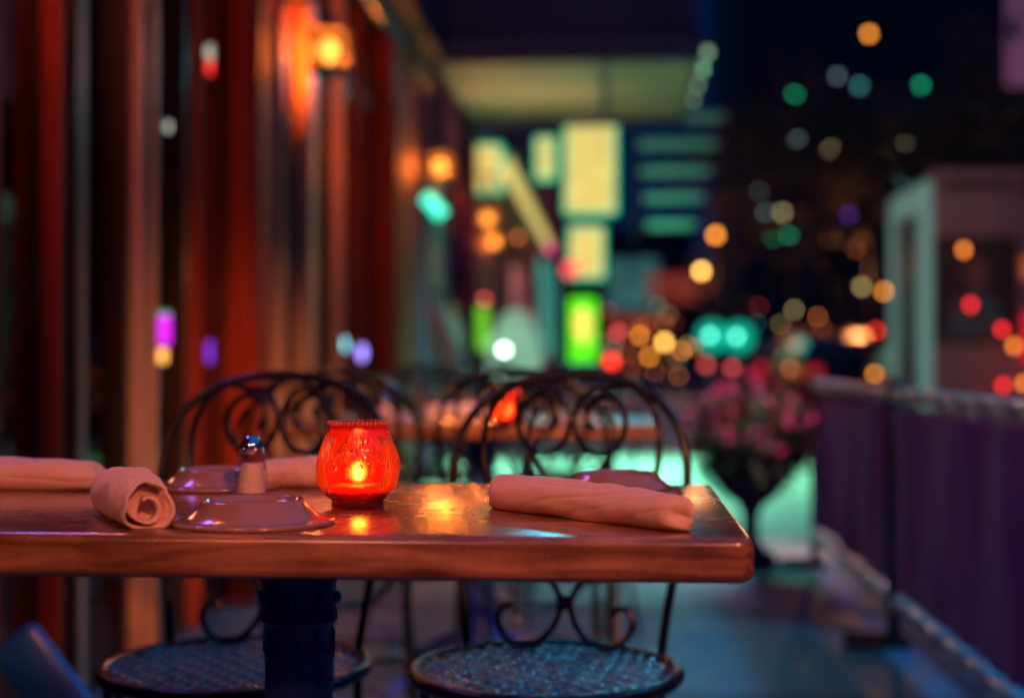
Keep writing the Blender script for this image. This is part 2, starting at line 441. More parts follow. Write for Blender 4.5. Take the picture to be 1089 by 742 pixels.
# ------------------------------------------------------------------ upturned plates
def make_plate(loc, label):
    pr = [(0, .0235), (.030, .0235), (.046, .0240), (.0475, .0300), (.0505, .0312), (.0530, .0290), (.0550, .0235), (.060, .0190),
          (.066, .0120), (.0725, .0078), (.0785, .0062), (.0820, .0066), (.0842, .0052), (.0845, .0025), (.0835, .0), (.078, .0005), (.070, .006),
          (.058, .0150), (.050, .0205), (0, .0210)]
    pr = [(a_, b_ * .82) for a_, b_ in pr]
    o = MB().lathe(pr, 72).build('side_plate', 'china', None, loc=loc)
    o.modifiers.clear()
    return tag(o, label, 'plate', 'upturned side plates on the tables')
T = .7502
p1 = make_plate((px(265, 1.445), 1.445, T), 'upturned stoneware plate at the front edge, before the salt shaker')
def plate(loc, lab):
    c = p1.copy(); C.objects.link(c); c.location = loc; c['label'] = lab
plate((px(226, 1.845), 1.845, T), 'upturned plate at the back left, behind the salt shaker')
plate((px(655, 1.815), 1.815, T), 'upturned plate at the back right, behind the long napkin roll')
plate((-.60, 3.86, T), 'upturned plate on the left of the second table')
plate((-.10, 3.88, T), 'upturned plate on the right of the second table')
plate((-.20, 6.25, T), 'upturned plate on the farthest table')

# ------------------------------------------------------------------ rolled napkins
def make_napkin(a, b, r0, r1, label, flat=.82, seed=0, opened=False):
    a = Vector((a[0], a[1], 0)); b = Vector((b[0], b[1], 0)); d = b - a; L = d.length; ang = math.atan2(d.y, d.x)
    m = MB(); NU, NV = 70, 96; rings = []
    for i in range(NU + 1):
        t = i / NU; t = .5 - .5 * math.cos(math.pi * t)
        r = (r0 + (r1 - r0) * t) * (1 + .10 * math.sin(math.pi * t) + .02 * math.sin(9 * t + seed))
        e_ = min(t, 1 - t) * L / (r * .8)
        endf = 1.0 if opened or e_ >= 1 else .62 + .38 * math.sqrt(max(0, 1 - (1 - e_) ** 2))
        dent = .05 * math.exp(-((t - .46 - .02 * seed) / .05) ** 2)
        ring = []
        for k in range(NV):
            th = 2 * math.pi * k / NV
            seam = math.exp(-((((th - R(75) - .9 * t) % (2 * math.pi)) - 0.0) ** 2) / .5) * .10      # outer flap
            edge = (th - R(62) - .35 * math.sin(2.2 * t + seed)) % (2 * math.pi)      # free edge of the outer layer
            seam = .13 * max(0, 1 - edge / 2.2) if edge < 2.2 else 0.0
            wr = -dent * abs(math.sin(th * .5 + 1)) + .085 * noise.noise(Vector((t * 9 + seed * 3, math.cos(th) * .8 + t * 4, math.sin(th) * .8)))
            wr += .035 * noise.noise(Vector((t * 5 + seed, math.cos(th) * 1.2, math.sin(th) * 1.2))) * 2
            wr += -.06 * max(0, 1 - abs(noise.noise(Vector((t * 3.2 + seed * 7, th * 1.1 + t * 3, 2.5)))) * 9)
            wr += .026 * math.sin(3 * th + 16 * t + seed) * math.sin(math.pi * t)
            rr = r * endf * (1 + seam + wr)
            y = rr * math.cos(th); z = rr * math.sin(th) * flat
            z = max(z, -r * flat * .86)
            x = L * t + .007 * math.sin(2 * th + seed) * (2 * t - 1) ** 3
            ring.append(m.b.verts.new((x, y, z + r * flat * .86)))
        rings.append(ring)
    for i in range(NU):
        for k in range(NV):
            m.b.faces.new((rings[i][k], rings[i][(k + 1) % NV], rings[i + 1][(k + 1) % NV], rings[i + 1][k]))
    for end, ring, rr, x0, sg in ((0, rings[0], r0, 0, 1), (1, rings[-1], r1, L, -1)):   # lip turning into the roll
        prev = ring
        for f, dx in (((.94, -.0015), (.86, .003), (.80, .022)) if opened else ((.80, -.0025), (.5, -.004), (.2, -.0045))):
            cz = rr * flat * .86; cur = []
            for v in ring:
                co = v.co; cur.append(m.b.verts.new((co.x + sg * dx, co.y * f, cz + (co.z - cz) * f)))
            for k in range(NV):
                m.b.faces.new((prev[k], prev[(k + 1) % NV], cur[(k + 1) % NV], cur[k]))
            prev = cur
        m.b.faces.new(prev)
    root = m.build('napkin_roll', 'napkin', None, loc=(a.x, a.y, T))
    root.rotation_euler = (0, 0, ang); root.modifiers.clear()
    for x0, rr, sg in ((0, r0, 1), (L, r1, -1)) if opened else ():   # spiral fold seen in the open end
        s = MB(); P = []
        for k in range(60):
            t = k / 59; th = R(150) + t * R(330); q = rr * (.80 - .52 * t) * (1 + .09 * math.sin(2.3 * th + seed))
            P.append((q * math.cos(th), q * math.sin(th) * flat + rr * flat * .86))
        pv = None
        for (y, z) in P:
            cur = [s.b.verts.new((x0 + sg * .001, y, z)), s.b.verts.new((x0 + sg * .024, y, z))]
            if pv: s.b.faces.new((pv[0], pv[1], cur[1], cur[0]))
            pv = cur
        o = s.build('inner_fold', 'napkin', root); o.modifiers.clear()
        md = o.modifiers.new('thick', 'SOLIDIFY'); md.thickness = .0022; md.offset = 0
    return tag(root, label, 'napkin', 'rolled cloth napkins on the tables')
make_napkin((-.98, 1.80), (-.655, 1.80), .026, .0225, 'pink napkin roll at the far left corner of the nearest table', seed=1)
make_napkin((-.538, 1.525), (-.458, 1.388), .0275, .0265, 'short fat napkin roll with its open end beside the front plate', flat=.95, seed=2, opened=True)
make_napkin((-.462, 1.865), (-.315, 1.85), .0225, .023, 'napkin roll lying behind the red candle jar', seed=3)
make_napkin((-.128, 1.615), (.074, 1.405), .0225, .0200, 'long coral napkin roll slanting across the right of the nearest table', flat=.88, seed=5)
make_napkin((-.52, 4.10), (-.36, 4.16), .022, .022, 'pale napkin roll on the second table', seed=6)

# ------------------------------------------------------------------ candle jars
def candle_mats():
    m = bpy.data.materials.new('red_glass'); m.use_nodes = True
    nt = m.node_tree; n = nt.nodes; l = nt.links; n.remove(n['Principled BSDF']); out = n['Material Output']
    tr = n.new('ShaderNodeBsdfTransparent'); tr.inputs[0].default_value = (1, .42, .12, 1)
    df = n.new('ShaderNodeBsdfTranslucent'); df.inputs[0].default_value = (.62, .010, .006, 1)
    gl = n.new('ShaderNodeBsdfGlossy'); gl.inputs['Roughness'].default_value = .08
    lw = n.new('ShaderNodeLayerWeight'); lw.inputs[0].default_value = .5
    pw = n.new('ShaderNodeMath'); pw.operation = 'POWER'; pw.inputs[1].default_value = 4; l.new(lw.outputs['Facing'], pw.inputs[0])
    fr = n.new('ShaderNodeMapRange'); fr.inputs['To Min'].default_value = .07; fr.inputs['To Max'].default_value = .6; l.new(pw.outputs[0], fr.inputs[0])
    tc = n.new('ShaderNodeTexCoord')
    vo = n.new('ShaderNodeTexNoise'); vo.inputs['Scale'].default_value = 55; vo.inputs['Detail'].default_value = 2; vo.inputs['Distortion'].default_value = 1.5
    l.new(tc.outputs['Object'], vo.inputs['Vector'])
    bp = n.new('ShaderNodeBump'); bp.inputs['Strength'].default_value = .35; bp.inputs['Distance'].default_value = .004
    l.new(vo.outputs['Fac'], bp.inputs['Height']); l.new(bp.outputs[0], gl.inputs['Normal']); l.new(bp.outputs[0], df.inputs['Normal']); l.new(bp.outputs[0], lw.inputs['Normal'])
    m1 = n.new('ShaderNodeMixShader'); m1.inputs[0].default_value = .62; l.new(tr.outputs[0], m1.inputs[1]); l.new(df.outputs[0], m1.inputs[2])
    m2 = n.new('ShaderNodeMixShader'); l.new(fr.outputs[0], m2.inputs[0]); l.new(m1.outputs[0], m2.inputs[1]); l.new(gl.outputs[0], m2.inputs[2])
    l.new(m2.outputs[0], out.inputs[0]); MATS['red_glass'] = m
candle_mats()
def relief_mat():
    m = MATS['red_glass'].copy(); m.name = 'relief_glass_lit'  # orange copy of the red glass: candlelight on the relief put into colour
    for nd in m.node_tree.nodes:
        if nd.bl_idname == 'ShaderNodeBsdfTransparent': nd.inputs[0].default_value = (1, .7, .4, 1)
        if nd.bl_idname == 'ShaderNodeBsdfTranslucent': nd.inputs[0].default_value = (1, .62, .25, 1)
        if nd.bl_idname == 'ShaderNodeMixShader' and nd.inputs[0].default_value > .6: nd.inputs[0].default_value = .9
    MATS['relief_glass_lit'] = m
relief_mat()
def halo_mat():
    m = bpy.data.materials.new('flame_halo'); m.use_nodes = True
    nt = m.node_tree; n = nt.nodes; l = nt.links; n.remove(n['Principled BSDF'])
    tr = n.new('ShaderNodeBsdfTransparent'); em = n.new('ShaderNodeEmission'); em.inputs[0].default_value = (1, .42, .06, 1)
    lw = n.new('ShaderNodeLayerWeight'); lw.inputs[0].default_value = .5
    iv = n.new('ShaderNodeMath'); iv.operation = 'SUBTRACT'; iv.inputs[0].default_value = 1; l.new(lw.outputs['Facing'], iv.inputs[1])
    pw = n.new('ShaderNodeMath'); pw.operation = 'POWER'; pw.inputs[1].default_value = 3; l.new(iv.outputs[0], pw.inputs[0])
    ml = n.new('ShaderNodeMath'); ml.operation = 'MULTIPLY'; ml.inputs[1].default_value = 9; l.new(pw.outputs[0], ml.inputs[0]); l.new(ml.outputs[0], em.inputs[1])
    ad = n.new('ShaderNodeAddShader'); l.new(tr.outputs[0], ad.inputs[0]); l.new(em.outputs[0], ad.inputs[1]); l.new(ad.outputs[0], n['Material Output'].inputs[0])
    MATS['flame_halo'] = m
halo_mat()
emis('flame_far', (1, .5, .1), 30); emis('flame', (1, .55, .12), 45)
def make_candle(loc, label, power=.6):
    root = empty('candle_jar', loc, 0, label, 'candle', 'lit candles in red glass jars')
    out = [(.0, .003), (.026, .0), (.030, .001), (.0305, .005), (.0295, .0075), (.036, .013), (.0435, .023), (.0468, .034), (.0472, .044), (.0455, .055), (.0420, .067),
           (.0380, .077), (.0348, .0845), (.0328, .088), (.0322, .0915), (.0335, .094), (.0335, .0965), (.0322, .098), (.0308, .0965), (.0304, .093)]
    MB().lathe(out, 72, ripple=.004, rn=24).build('glass_jar', 'red_glass', root).modifiers.clear()
    def surf(a, z, off=0.0):
        P = [(.036, .013), (.0435, .023), (.0468, .034), (.0472, .044), (.0455, .055), (.0420, .067), (.0380, .077), (.0348, .0845), (.0328, .088)]
        r = P[0][0]
        for (r0, z0), (r1, z1) in zip(P[:-1], P[1:]):
            if z0 <= z <= z1: r = r0 + (r1 - r0) * (z - z0) / (z1 - z0)
        if z > .088: r = .0328
        r += off; return (r * math.cos(a), r * math.sin(a), z)
    rel = MB()
    for k in range(40):                        # beaded rim
        a = 2 * math.pi * k / 40; rel.ball((math.cos(a) * .0335, math.sin(a) * .0335, .0965), .0022, 6)
    A0 = R(-90) + math.atan2(-.288, 1.62) * -1
    for rep in range(3):                       # moulded relief repeated three times round the jar
        A = R(-100) + rep * R(120)
        for j in range(6):                     # upright ribs
            rel.tube([surf(A - R(62) + j * R(6.5) - R(2) * math.sin(i), .020 + .0068 * i) for i in range(10)], .0017, 6)
        rel.tube([surf(A - R(20) + R(7) * math.cos(t), .048 + .0055 * math.sin(t)) for t in [i * .45 for i in range(15)]], .0020, 6)   # ring
        rel.tube([surf(A - R(20) - R(4) * (i / 8) , .055 + .026 * i / 8) for i in range(9)], .0019, 6)
        rel.tube([surf(A - R(18) + R(16) * (i / 8), .053 + .018 * i / 8) for i in range(9)], .0019, 6)
        rnd = random.Random(rep + 5)
        for q in range(9):                     # leafy garland: curved stems with small leaf veins
            cA = A - R(10) + R(9) * q; cz = .070 + .007 * math.sin(q * 1.7 + rep); a1 = rnd.uniform(0, 6.28); ln = rnd.uniform(.5, 1.1)
            rel.tube([surf(cA + R(7) * ln * (i / 9) * math.cos(a1 + i * .28), min(.086, cz + .011 * ln * (i / 9) * math.sin(a1 + i * .28))) for i in range(10)], [.0017 - .0001 * i for i in range(10)], 5)
            for w_ in (1.0, -1.0):
                rel.tube([surf(cA + R(5) * (i / 5) * math.cos(a1 + w_), min(.086, cz + .007 * (i / 5) * math.sin(a1 + w_))) for i in range(6)], .0010, 5)
        for q in range(6):
            cA = A - R(2) + R(13) * q + R(rnd.uniform(-2, 2)); cz = .052 + rnd.uniform(-.006, .006); a1 = rnd.uniform(0, 6.28)
            rel.tube([surf(cA + R(6) * (i / 8) * math.cos(a1 + i * .5), cz + .008 * (i / 8) * math.sin(a1 + i * .5)) for i in range(9)], [.0015 - .0001 * i for i in range(9)], 5)
    rel.build('moulded_relief', 'relief_glass_lit', root).modifiers.clear()
    MB().lathe([(0, .010), (.020, .0105), (.029, .018), (.031, .024), (.028, .0255), (0, .025)], 40).build('wax', 'wax', root)
    MB().tube([(0, 0, .024), (.0, 0, .030)], .0007, 6).build('wick', 'iron', root)
    MB().lathe([(0, .030), (.0035, .032), (.0050, .036), (.0046, .041), (.0024, .047), (0, .051)], 16).build('flame', 'flame', root)
    MB().ball((0, 0, .040), .0125, 20, (1, 1, 1.15)).build('flame_halo', 'flame_halo', root)
    lamp('candle_light', 'POINT', (0, 0, .044), power, (1, .40, .10), root, shadow_soft_size=.009)
    return root
k1 = make_candle((px(379, 1.615), 1.615, T), 'lit candle in a red moulded glass jar on the nearest table', .13)
k2 = make_candle( (px(538, 3.72), 3.72, T), 'lit candle in red glass blurred on the second table', .8)

# ------------------------------------------------------------------ salt shaker
def make_shaker(loc, label):
    root = empty('salt_shaker', loc, .2, label, 'salt shaker', 'glass salt shakers'); root.scale = (1.1, 1.1, 1.0)
    MB().lathe([(0, .0), (.0205, .0), (.0215, .003), (.0205, .012), (.0135, .052), (.0135, .055)], 10).build('glass_body', 'clear_glass', root, smooth=False)
    MB().lathe([(0, .004), (.0158, .004), (.0160, .010), (.0112, .038), (.008, .0405), (0, .039)], 24).build('salt_fill', 'salt', root)
    MB().lathe([(0, .0755), (.003, .0752), (.0075, .073), (.0105, .069), (.0125, .063), (.0130, .0595), (.0142, .0585), (.0142, .0545), (.0134, .0525), (0, .0525)], 32).build('chrome_cap', 'chrome', root)
    h = MB()
    for k in range(6):
        a = k * R(60); h.ball((.0052 * math.cos(a), .0052 * math.sin(a), .0738), .0009, 6)
    h.ball((0, 0, .0757), .0009, 6)
    for k in range(16):
        a = 2 * math.pi * k / 16; h.tube([(math.cos(a) * .0134, math.sin(a) * .0134, .0598), (math.cos(a) * .0118, math.sin(a) * .0118, .0665)], .0005, 5)
    h.build('cap_holes', 'dark_metal', root)
    return root
s1 = make_shaker((px(263, 1.735), 1.735, T), 'glass salt shaker with a chrome cap on the nearest table')
again(s1, (px(408, 3.9), 3.9, T), 0, 'small glass salt shaker blurred on the second table')

# ------------------------------------------------------------------ restaurant facade
W = 1.45
rb = empty('restaurant_building', (-W, 3, 0), 0, 'restaurant front of red mahogany posts and tall glass along the tables', 'building')
def fpart(name, m, mt, parent=rb, smooth=False):
    o = m.build(name, mt, parent, smooth)
    M = Matrix.Translation(-Vector((-W, 3, 0)))
    if parent is rb: o.data.transform(M)
    return o
def Yw(u, x=W): return x * F / (VX - u)
posts = [(28, 48, .055, 'mahogany'), (48, 64, .05, 'dark_wood'), (64, 73, .03, 'light_trim'), (112, 121, .03, 'dark_wood'), (121, 137, .055, 'light_trim'), (139, 155, .05, 'light_trim'),
         (180, 190, .03, 'dark_wood'), (190, 207, .05, 'mahogany'), (232, 284, .11, 'mahogany'), (285, 300, .05, 'light_trim'), (308, 335, .08, 'light_trim'),
         (337, 348, .05, 'dark_wood'), (350, 363, .06, 'light_trim'), (373, 382, .05, 'mahogany'), (394, 440, .13, 'mahogany')]
for a, b_, p, mt in posts:
    y0 = Yw(a); y1 = max(y0 + .035, Yw(b_, W - p))
    m = MB().box(-W - .014, -W + p, y0, y1, 0, 2.9, bev=.005)
    if y1 - y0 > .25:
        m.box(-W + p, -W + p + .012, y0 + .05, y1 - .05, .3, 2.5, bev=.004)
    fpart('post', m, mt)
yn = 3.2
while yn > -2:
    fpart('post', MB().box(-W - .05, -W + .05, yn - .12, yn, 0, 2.9, bev=.006), 'mahogany'); yn -= .62
fpart('kick_panel', MB().box(-W - .04, -W + .01, -2, 10.5, 0, .16), 'dark_wood')
fpart('fascia', MB().box(-W - .3, -W + .12, -2, 10.52, 2.9, 3.15, bev=.01).box(-W - .3, -W + .20, -2, 10.54, 3.15, 3.22, bev=.01).box(-W - .3, -W + .06, -2, 10.5, 3.22, 6), 'dark_wood')
fpart('transom', MB().box(-W - .03, -W + .02, -2, 10.45, 2.42, 2.50), 'mahogany')
bounds = [Yw(-60), Yw(28)], [Yw(73), Yw(112)], [Yw(155), Yw(180)], [Yw(207), Yw(232)], [Yw(300), Yw(308)], [Yw(363), Yw(373)], [Yw(382), Yw(394)]
fr = []
for y0, y1 in [(-2, 3.3)] + [tuple(x) for x in bounds]:
    w = fpart('window', MB().box(-W - .012, -W - .006, y0, y1, .16, 2.42), 'window_glass')
    md = MB().box(-W - .018, -W + .004, y0, y1, .16, .22).box(-W - .018, -W + .004, y0, y1, 2.36, 2.419).box(-W - .016, -W + .002, y0, y0 + .008, .2, 2.4).box(-W - .016, -W + .002, y1 - .008, y1, .2, 2.4)
    o = md.build('window_frame', 'dark_wood', None, False); o.data.transform(Matrix.Translation(-Vector((-W, 3, 0)))); o.parent = w
# red drapes just inside
def drape(y0, y1, x, z0=.1, z1=2.6):
    m = MB(); n = int((y1 - y0) / .02) + 2; prev = None
    for i in range(n):
        y = y0 + (y1 - y0) * i / (n - 1)
        xx = x + .03 * math.sin(y * 42) + .012 * math.sin(y * 97 + 1)
        cur = [m.b.verts.new((xx, y, z0)), m.b.verts.new((xx + .008 * math.sin(y * 20), y, z1))]
        if prev: m.b.faces.new((prev[0], cur[0], cur[1], prev[1]))
        prev = cur
    o = fpart('drape', m, 'curtain', smooth=True); o.modifiers.clear()
    md = o.modifiers.new('thick', 'SOLIDIFY'); md.thickness = .004
drape(5.6, 6.1, -W - .12); drape(6.2, 7.0, -W - .10); drape(7.3, 10.3, -W - .11)
fpart('interior_wall', MB().box(-5.0, -4.9, -2, 10.6, 0, 3.1).box(-4.9, -W - .06, 10.5, 10.6, 0, 3.1).box(-5, -W - .06, -2.1, -2, 0, 3.1).box(-4.9, -W - .31, -2, 10.5, 3.0, 3.1), 'interior')
fpart('interior_floor', MB().box(-4.9, -1.61, -2, 10.5, -.05, .01), 'dark_wood')
lamp('interior_light', 'POINT', (-2.9, 5.0, 2.3), 22, (1, .25, .15), shadow_soft_size=.15)

# lanterns on the facade
emis('lantern_bulb', (.95, .66, .24), 2.6)
def make_lantern(loc, label, P):
    root = empty('wall_lantern', loc, 0, label, 'lantern', 'amber lanterns along the facade')
    n = 8; r = .088; h = .165
    f = MB()
    f.lathe([(0, h + .10), (.012, h + .095), (.03, h + .06), (.105, h + .012), (.108, h), (.09, h - .002), (0, h)], n)
    f.lathe([(0, -.035), (.02, -.03), (.06, -.016), (.098, -.010), (.100, .012), (.085, .014), (0, .010)], n)
    for k in range(n):
        a = 2 * math.pi * k / n; f.tube([(r * math.cos(a), r * math.sin(a), 0), (r * math.cos(a), r * math.sin(a), h)], .0065, 6)
    f.build('lantern_frame', 'dark_metal', root, smooth=False)
    MB().lathe([(r * .97, .004), (r * .97, h - .002)], n).build('lantern_glass', 'lantern_glass', root, smooth=False)
    MB().lathe([(0, .03), (.016, .035), (.024, .055), (.040, .085), (.042, .10), (.032, .125), (0, .14)], 16).build('bulb', 'lantern_bulb', root)
    MB().tube(smooth_pts([(0, 0, h + .10), (-.03, 0, h + .15), (-.11, 0, h + .16), (-.16, 0, h + .13), (-.20, 0, h + .10)], 5), .008, 8).box(-.225, -.20, -.04, .04, h + .06, h + .20, bev=.005).build('bracket', 'dark_metal', root)
    lamp('lantern_light', 'POINT', (.0, 0, .09), P, (1, .27, .06), root, shadow_soft_size=.05)
    return root
LZ = pz(51, 6.25) - .085
l1 = make_lantern((px(347, 6.25), 6.25, LZ), 'octagonal amber lantern, largest and nearest of the row', 105)
for la in (again(l1, (px(467, 10.1), 10.1, LZ), 0, 'amber lantern at the corner of the red front'),
           again(l1, (px(518, 13.9), 13.9, LZ), 0, 'third amber lantern, below the hanging cream sign')):
    for ch in la.children:
        if ch.type == 'LIGHT': ch.data = ch.data.copy(); ch.data.energy = 120 if la.location.y < 12 else 100
again(l1, (px(525, 17.2), 17.2, LZ + .05), 0, 'fourth amber lantern, upper of two small orange glows on the purple front')
again(l1, (px(527, 21.5), 21.5, LZ + .05), 0, 'fifth amber lantern, lower of two small orange glows on the purple front')
for la in (again(l1, (-1.2, 2.45, LZ), 0, 'amber lantern added unseen just left of the picture'),  # lanterns added out of view, carrying on the row to warm the table
           again(l1, (-1.2, -1.2, LZ), 0, 'amber lantern added unseen behind the viewer')):
    for ch in la.children:
        if ch.type == 'LIGHT': ch.data = ch.data.copy(); ch.data.energy = 120 if la.location.y > 0 else 200; ch.data.color = (1, .32, .12)
nt_ = empty('added_tube', (-1.38, 2.2, 2.15), 0, 'violet tube light added unseen on the restaurant front left of the picture', 'added light')  # tube light added out of view: violet fill for canvas and left napkins
MB().tube([(.02, 0, 0), (.02, .8, 0)], .018, 10).build('tube_lamp', emis('tube_pinkviolet', (.55, .08, 1), 4), nt_)  # glowing body of the added tube
MB().box(-.03, .0, -.02, .82, -.03, .03).build('mounting_rail', 'dark_metal', nt_)
lamp('tube_fill', 'AREA', (.05, .4, 0), 3.5, (.36, .18, 1), nt_, shape='RECTANGLE', size=.05, size_y=.8, rot=(0, R(-70), 0))
lamps_extra = [('lantern_light', (-1.2, -1.2, LZ + .09))]

# glowing bodies added behind the glass as stand-ins for reflections in it
def glow(name, u, v, Y, w, h, m, label, cat, shape='box', stand=True, grp='coloured reflections in the windows, built as glowing bodies'):
    x, z = px(u, Y), pz(v, Y)
    root = empty(name, (x, Y, z), 0, label, cat, grp)
    if shape == 'box': MB().box(-w / 2, w / 2, -.02, .02, -h / 2, h / 2, bev=min(w, h) * .2).build('reflection_body', m, root)
    else: MB().ball((0, 0, 0), w / 2, 14, (1, 1, h / w)).build('bulb', m, root)  # bulb stands in for a reflection in the glass
    if stand:
        MB().tube([(0, .03, -h / 2 - .01), (0, .03, -z + .02)], .008, 6).box(-.07, .07, -.04, .10, -z + .012, -z + .03).build('stand', 'dark_metal', root)
    else:
        MB().tube([(0, 0, h / 2), (0, 0, h / 2 + .5)], .004, 6).build('cord', 'dark_metal', root)
    return root
emis('reflect_magenta', (.75, .02, 1), 2.2); emis('reflect_violet', (.25, .05, 1), 2.0); emis('amber_glow', (1, .45, .08), 4)
emis('green_glow', (.0, .6, .2), 1.5); emis('red_glow', (1, .04, .03), 4); emis('white_glow', (.8, .95, .75), 1.5); emis('cyan_glow', (.25, .8, .9), 2.5)
g = glow('reflection_panel', 169, 350, 5.8, .085, .12, 'reflect_magenta', 'magenta and violet reflection in the restaurant window, built as a panel', 'sign')
MB().box(-.044, .03, -.022, .022, .062, .075).build('green_edge', 'green_glow', g)
glow('reflection_bulb', 165, 378, 5.9, .06, .06, 'amber_glow', 'amber reflection just under the magenta one, built as a bulb', 'lamp', 'ball')
glow('hung_reflection', 218, 50, 6.6, .05, .07, 'white_glow', 'whitish reflection high in the dark window, built as a bulb', 'lamp', 'ball', False)
glow('hung_reflection', 218, 66, 6.7, .04, .07, 'red_glow', 'red reflection under the whitish one, built as a bulb', 'lamp', 'ball', False)
glow('reflection_panel', 218, 374, 6.7, .03, .10, 'reflect_violet', 'thin violet reflection in the narrow window, built as a panel', 'sign')
glow('reflection_bulb', 171, 130, 5.9, .03, .04, 'white_glow', 'small pale reflection high in the glass above the magenta one, built as a bulb', 'lamp', 'ball', False)
glow('reflection_bulb', 186, 412, 5.6, .03, .07, 'amber_glow', 'thin amber reflection low in the glass, built as a bulb', 'lamp', 'ball')
emis('pale_violet', (.35, .25, 1), 2.5)

def standing_reflection(u, v, Y, w, h, m, label):  # bulb on a stem, added in place of a reflection in the glass
    x, z = px(u, Y), pz(v, Y)
    root = empty('bulb_reflection', (x, Y, 0), 0, label, 'light', 'coloured reflections by the mahogany, built as standing bulbs')
    MB().tube([(0, 0, .0), (0, 0, z - h / 2)], .012, 8).lathe([(0, 0), (.06, 0), (.06, .015), (0, .02)], 16).build('stem', 'dark_metal', root)
    MB().ball((0, 0, z), w / 2, 12, (1, 1, h / w)).build('bulb', m, root)
standing_reflection(362, 366, 7.4, .05, .08, 'cyan_glow', 'pale blue reflection by the mahogany front, built as a bulb')
standing_reflection(383, 375, 7.9, .045, .09, 'pale_violet', 'violet reflection by the mahogany front, built as a bulb')

# ------------------------------------------------------------------ neighbouring purple building with its marquee
nb = empty('purple_building', (-W, 12.7, 0), 0, 'purple rendered building carrying the wide dark marquee', 'building')
def at(root, m, name, mt, smooth=False):
    o = m.build(name, mt, root, smooth); o.data.transform(Matrix.Translation(-root.location)); return o
at(nb, MB().box(-6, -W, 10.62, 15.0, 0, 9), 'wall', 'purple_wall')
at(nb, MB().box(-W, -W + .06, 12.0, 12.15, 0, 3.2, bev=.01), 'pilaster', 'purple_wall')
at(nb, MB().box(-W, -W + .08, 14.4, 14.7, 0, 3.2, bev=.01), 'pilaster', 'purple_wall')
at(nb, MB().box(-W - .0, -W + .02, 12.5, 14.2, .4, 2.4), 'shop_window', 'window_glass')
mq = empty('marquee', (-.4, 12.9, 3.3), 0, 'wide navy marquee over the pavement with a pale lit underside', 'canopy')
at(mq, MB().box(-W, .72, 11.5, 14.3, 3.36, 4.6, bev=.02), 'marquee_box', 'navy_paint')
at(mq, MB().box(-W, .76, 11.42, 11.5, 3.30, 3.52, bev=.01).box(.72, .76, 11.5, 14.3, 3.30, 3.5, bev=.01).box(-W, .76, 14.3, 14.36, 3.26, 3.5, bev=.01), 'fascia_trim', 'navy_paint')
at(mq, MB().box(-1.40, -.08, 11.55, 14.25, 3.325, 3.355).box(.0, .70, 11.55, 14.25, 3.325, 3.355), 'soffit', 'canopy_soffit')
at(mq, MB().box(-.08, 0.0, 11.5, 14.3, 3.30, 3.358), 'crossbeam', 'navy_paint')
at(mq, MB().tube([(-.7, 12.0, 3.36), (-1.40, 12.0, 4.3)], .02), 'tie_rod', 'dark_metal')
emis('bulb_pale', (.5, .8, .45), .9)
for yy in (11.7, 12.4, 13.1, 13.8):
    at(mq, MB().ball((.80, yy, 3.42), .035, 10), 'edge_bulb', 'bulb_pale', True)
# area light added with no fixture: green-white wash on the pavement
emis('wash_glow', (.45, 1, .75), 6)

lamp('pavement_wash', 'AREA', (.2, 12.9, 3.22), 210, (.22, 1, .58), shape='RECTANGLE', size=1.4, size_y=1.6, spread=R(80), rot=(R(-28), R(4), 0))
lamp('marquee_uplight', 'AREA', (-.7, 13.0, 2.75), 5, (1, .72, .32), shape='RECTANGLE', size=1.2, size_y=.3, rot=(math.pi, 0, 0))

# folded parasol leaning on the purple wall
pr = empty('folded_parasol', (px(488, 9.3), 9.3, 0), 0, 'pale folded parasol leaning beside the purple wall', 'parasol')
Y = 9.3
top = Vector((px(458, Y), Y, pz(325, Y))) - pr.location; bot = Vector((px(494, Y), Y, pz(420, Y))) - pr.location
dirv = (bot - top); foot = top + dirv * (top.z / -dirv.z)
MB().tube([top + dirv * t for t in (0, .05, .4, .8, 1, 1.04)], [.03, .055, .075, .085, .09, .05], 14).build('folded_cloth', 'parasol_cloth', pr)
MB().tube([top - dirv * .08, foot], .014, 8).build('pole', 'light_trim', pr)
# pale downpipe and teal lamp on the purple wall
dp = empty('downpipe', (px(462, 10.9), 10.9, 0), 0, 'pale grey green downpipe on the purple wall', 'pipe')
MB().tube([(0, 0, 0), (0, 0, 2.5)], .045, 12).build('pipe', 'mint_paint', dp)
mm = MB()
for z in (.5, 1.4, 2.3): mm.lathe([(.047, 0), (.056, .005), (.056, .03), (.047, .035)], 16, c=(0, 0, z))
mm.build('collar', 'dark_metal', dp)
emis('teal_glow', (.02, .8, .55), 1.7)
wl = empty('wall_light', (px(460, 10.6), 10.6, pz(218, 10.6)), 0, 'teal glowing tube light above the downpipe', 'lamp')
MB().tube([(-.06, 0, .07), (.07, 0, -.07)], .05, 12).build('tube_lamp', 'teal_glow', wl)
MB().box(-.16, -.02, -.02, .02, -.02, .02).build('bracket', 'dark_metal', wl)

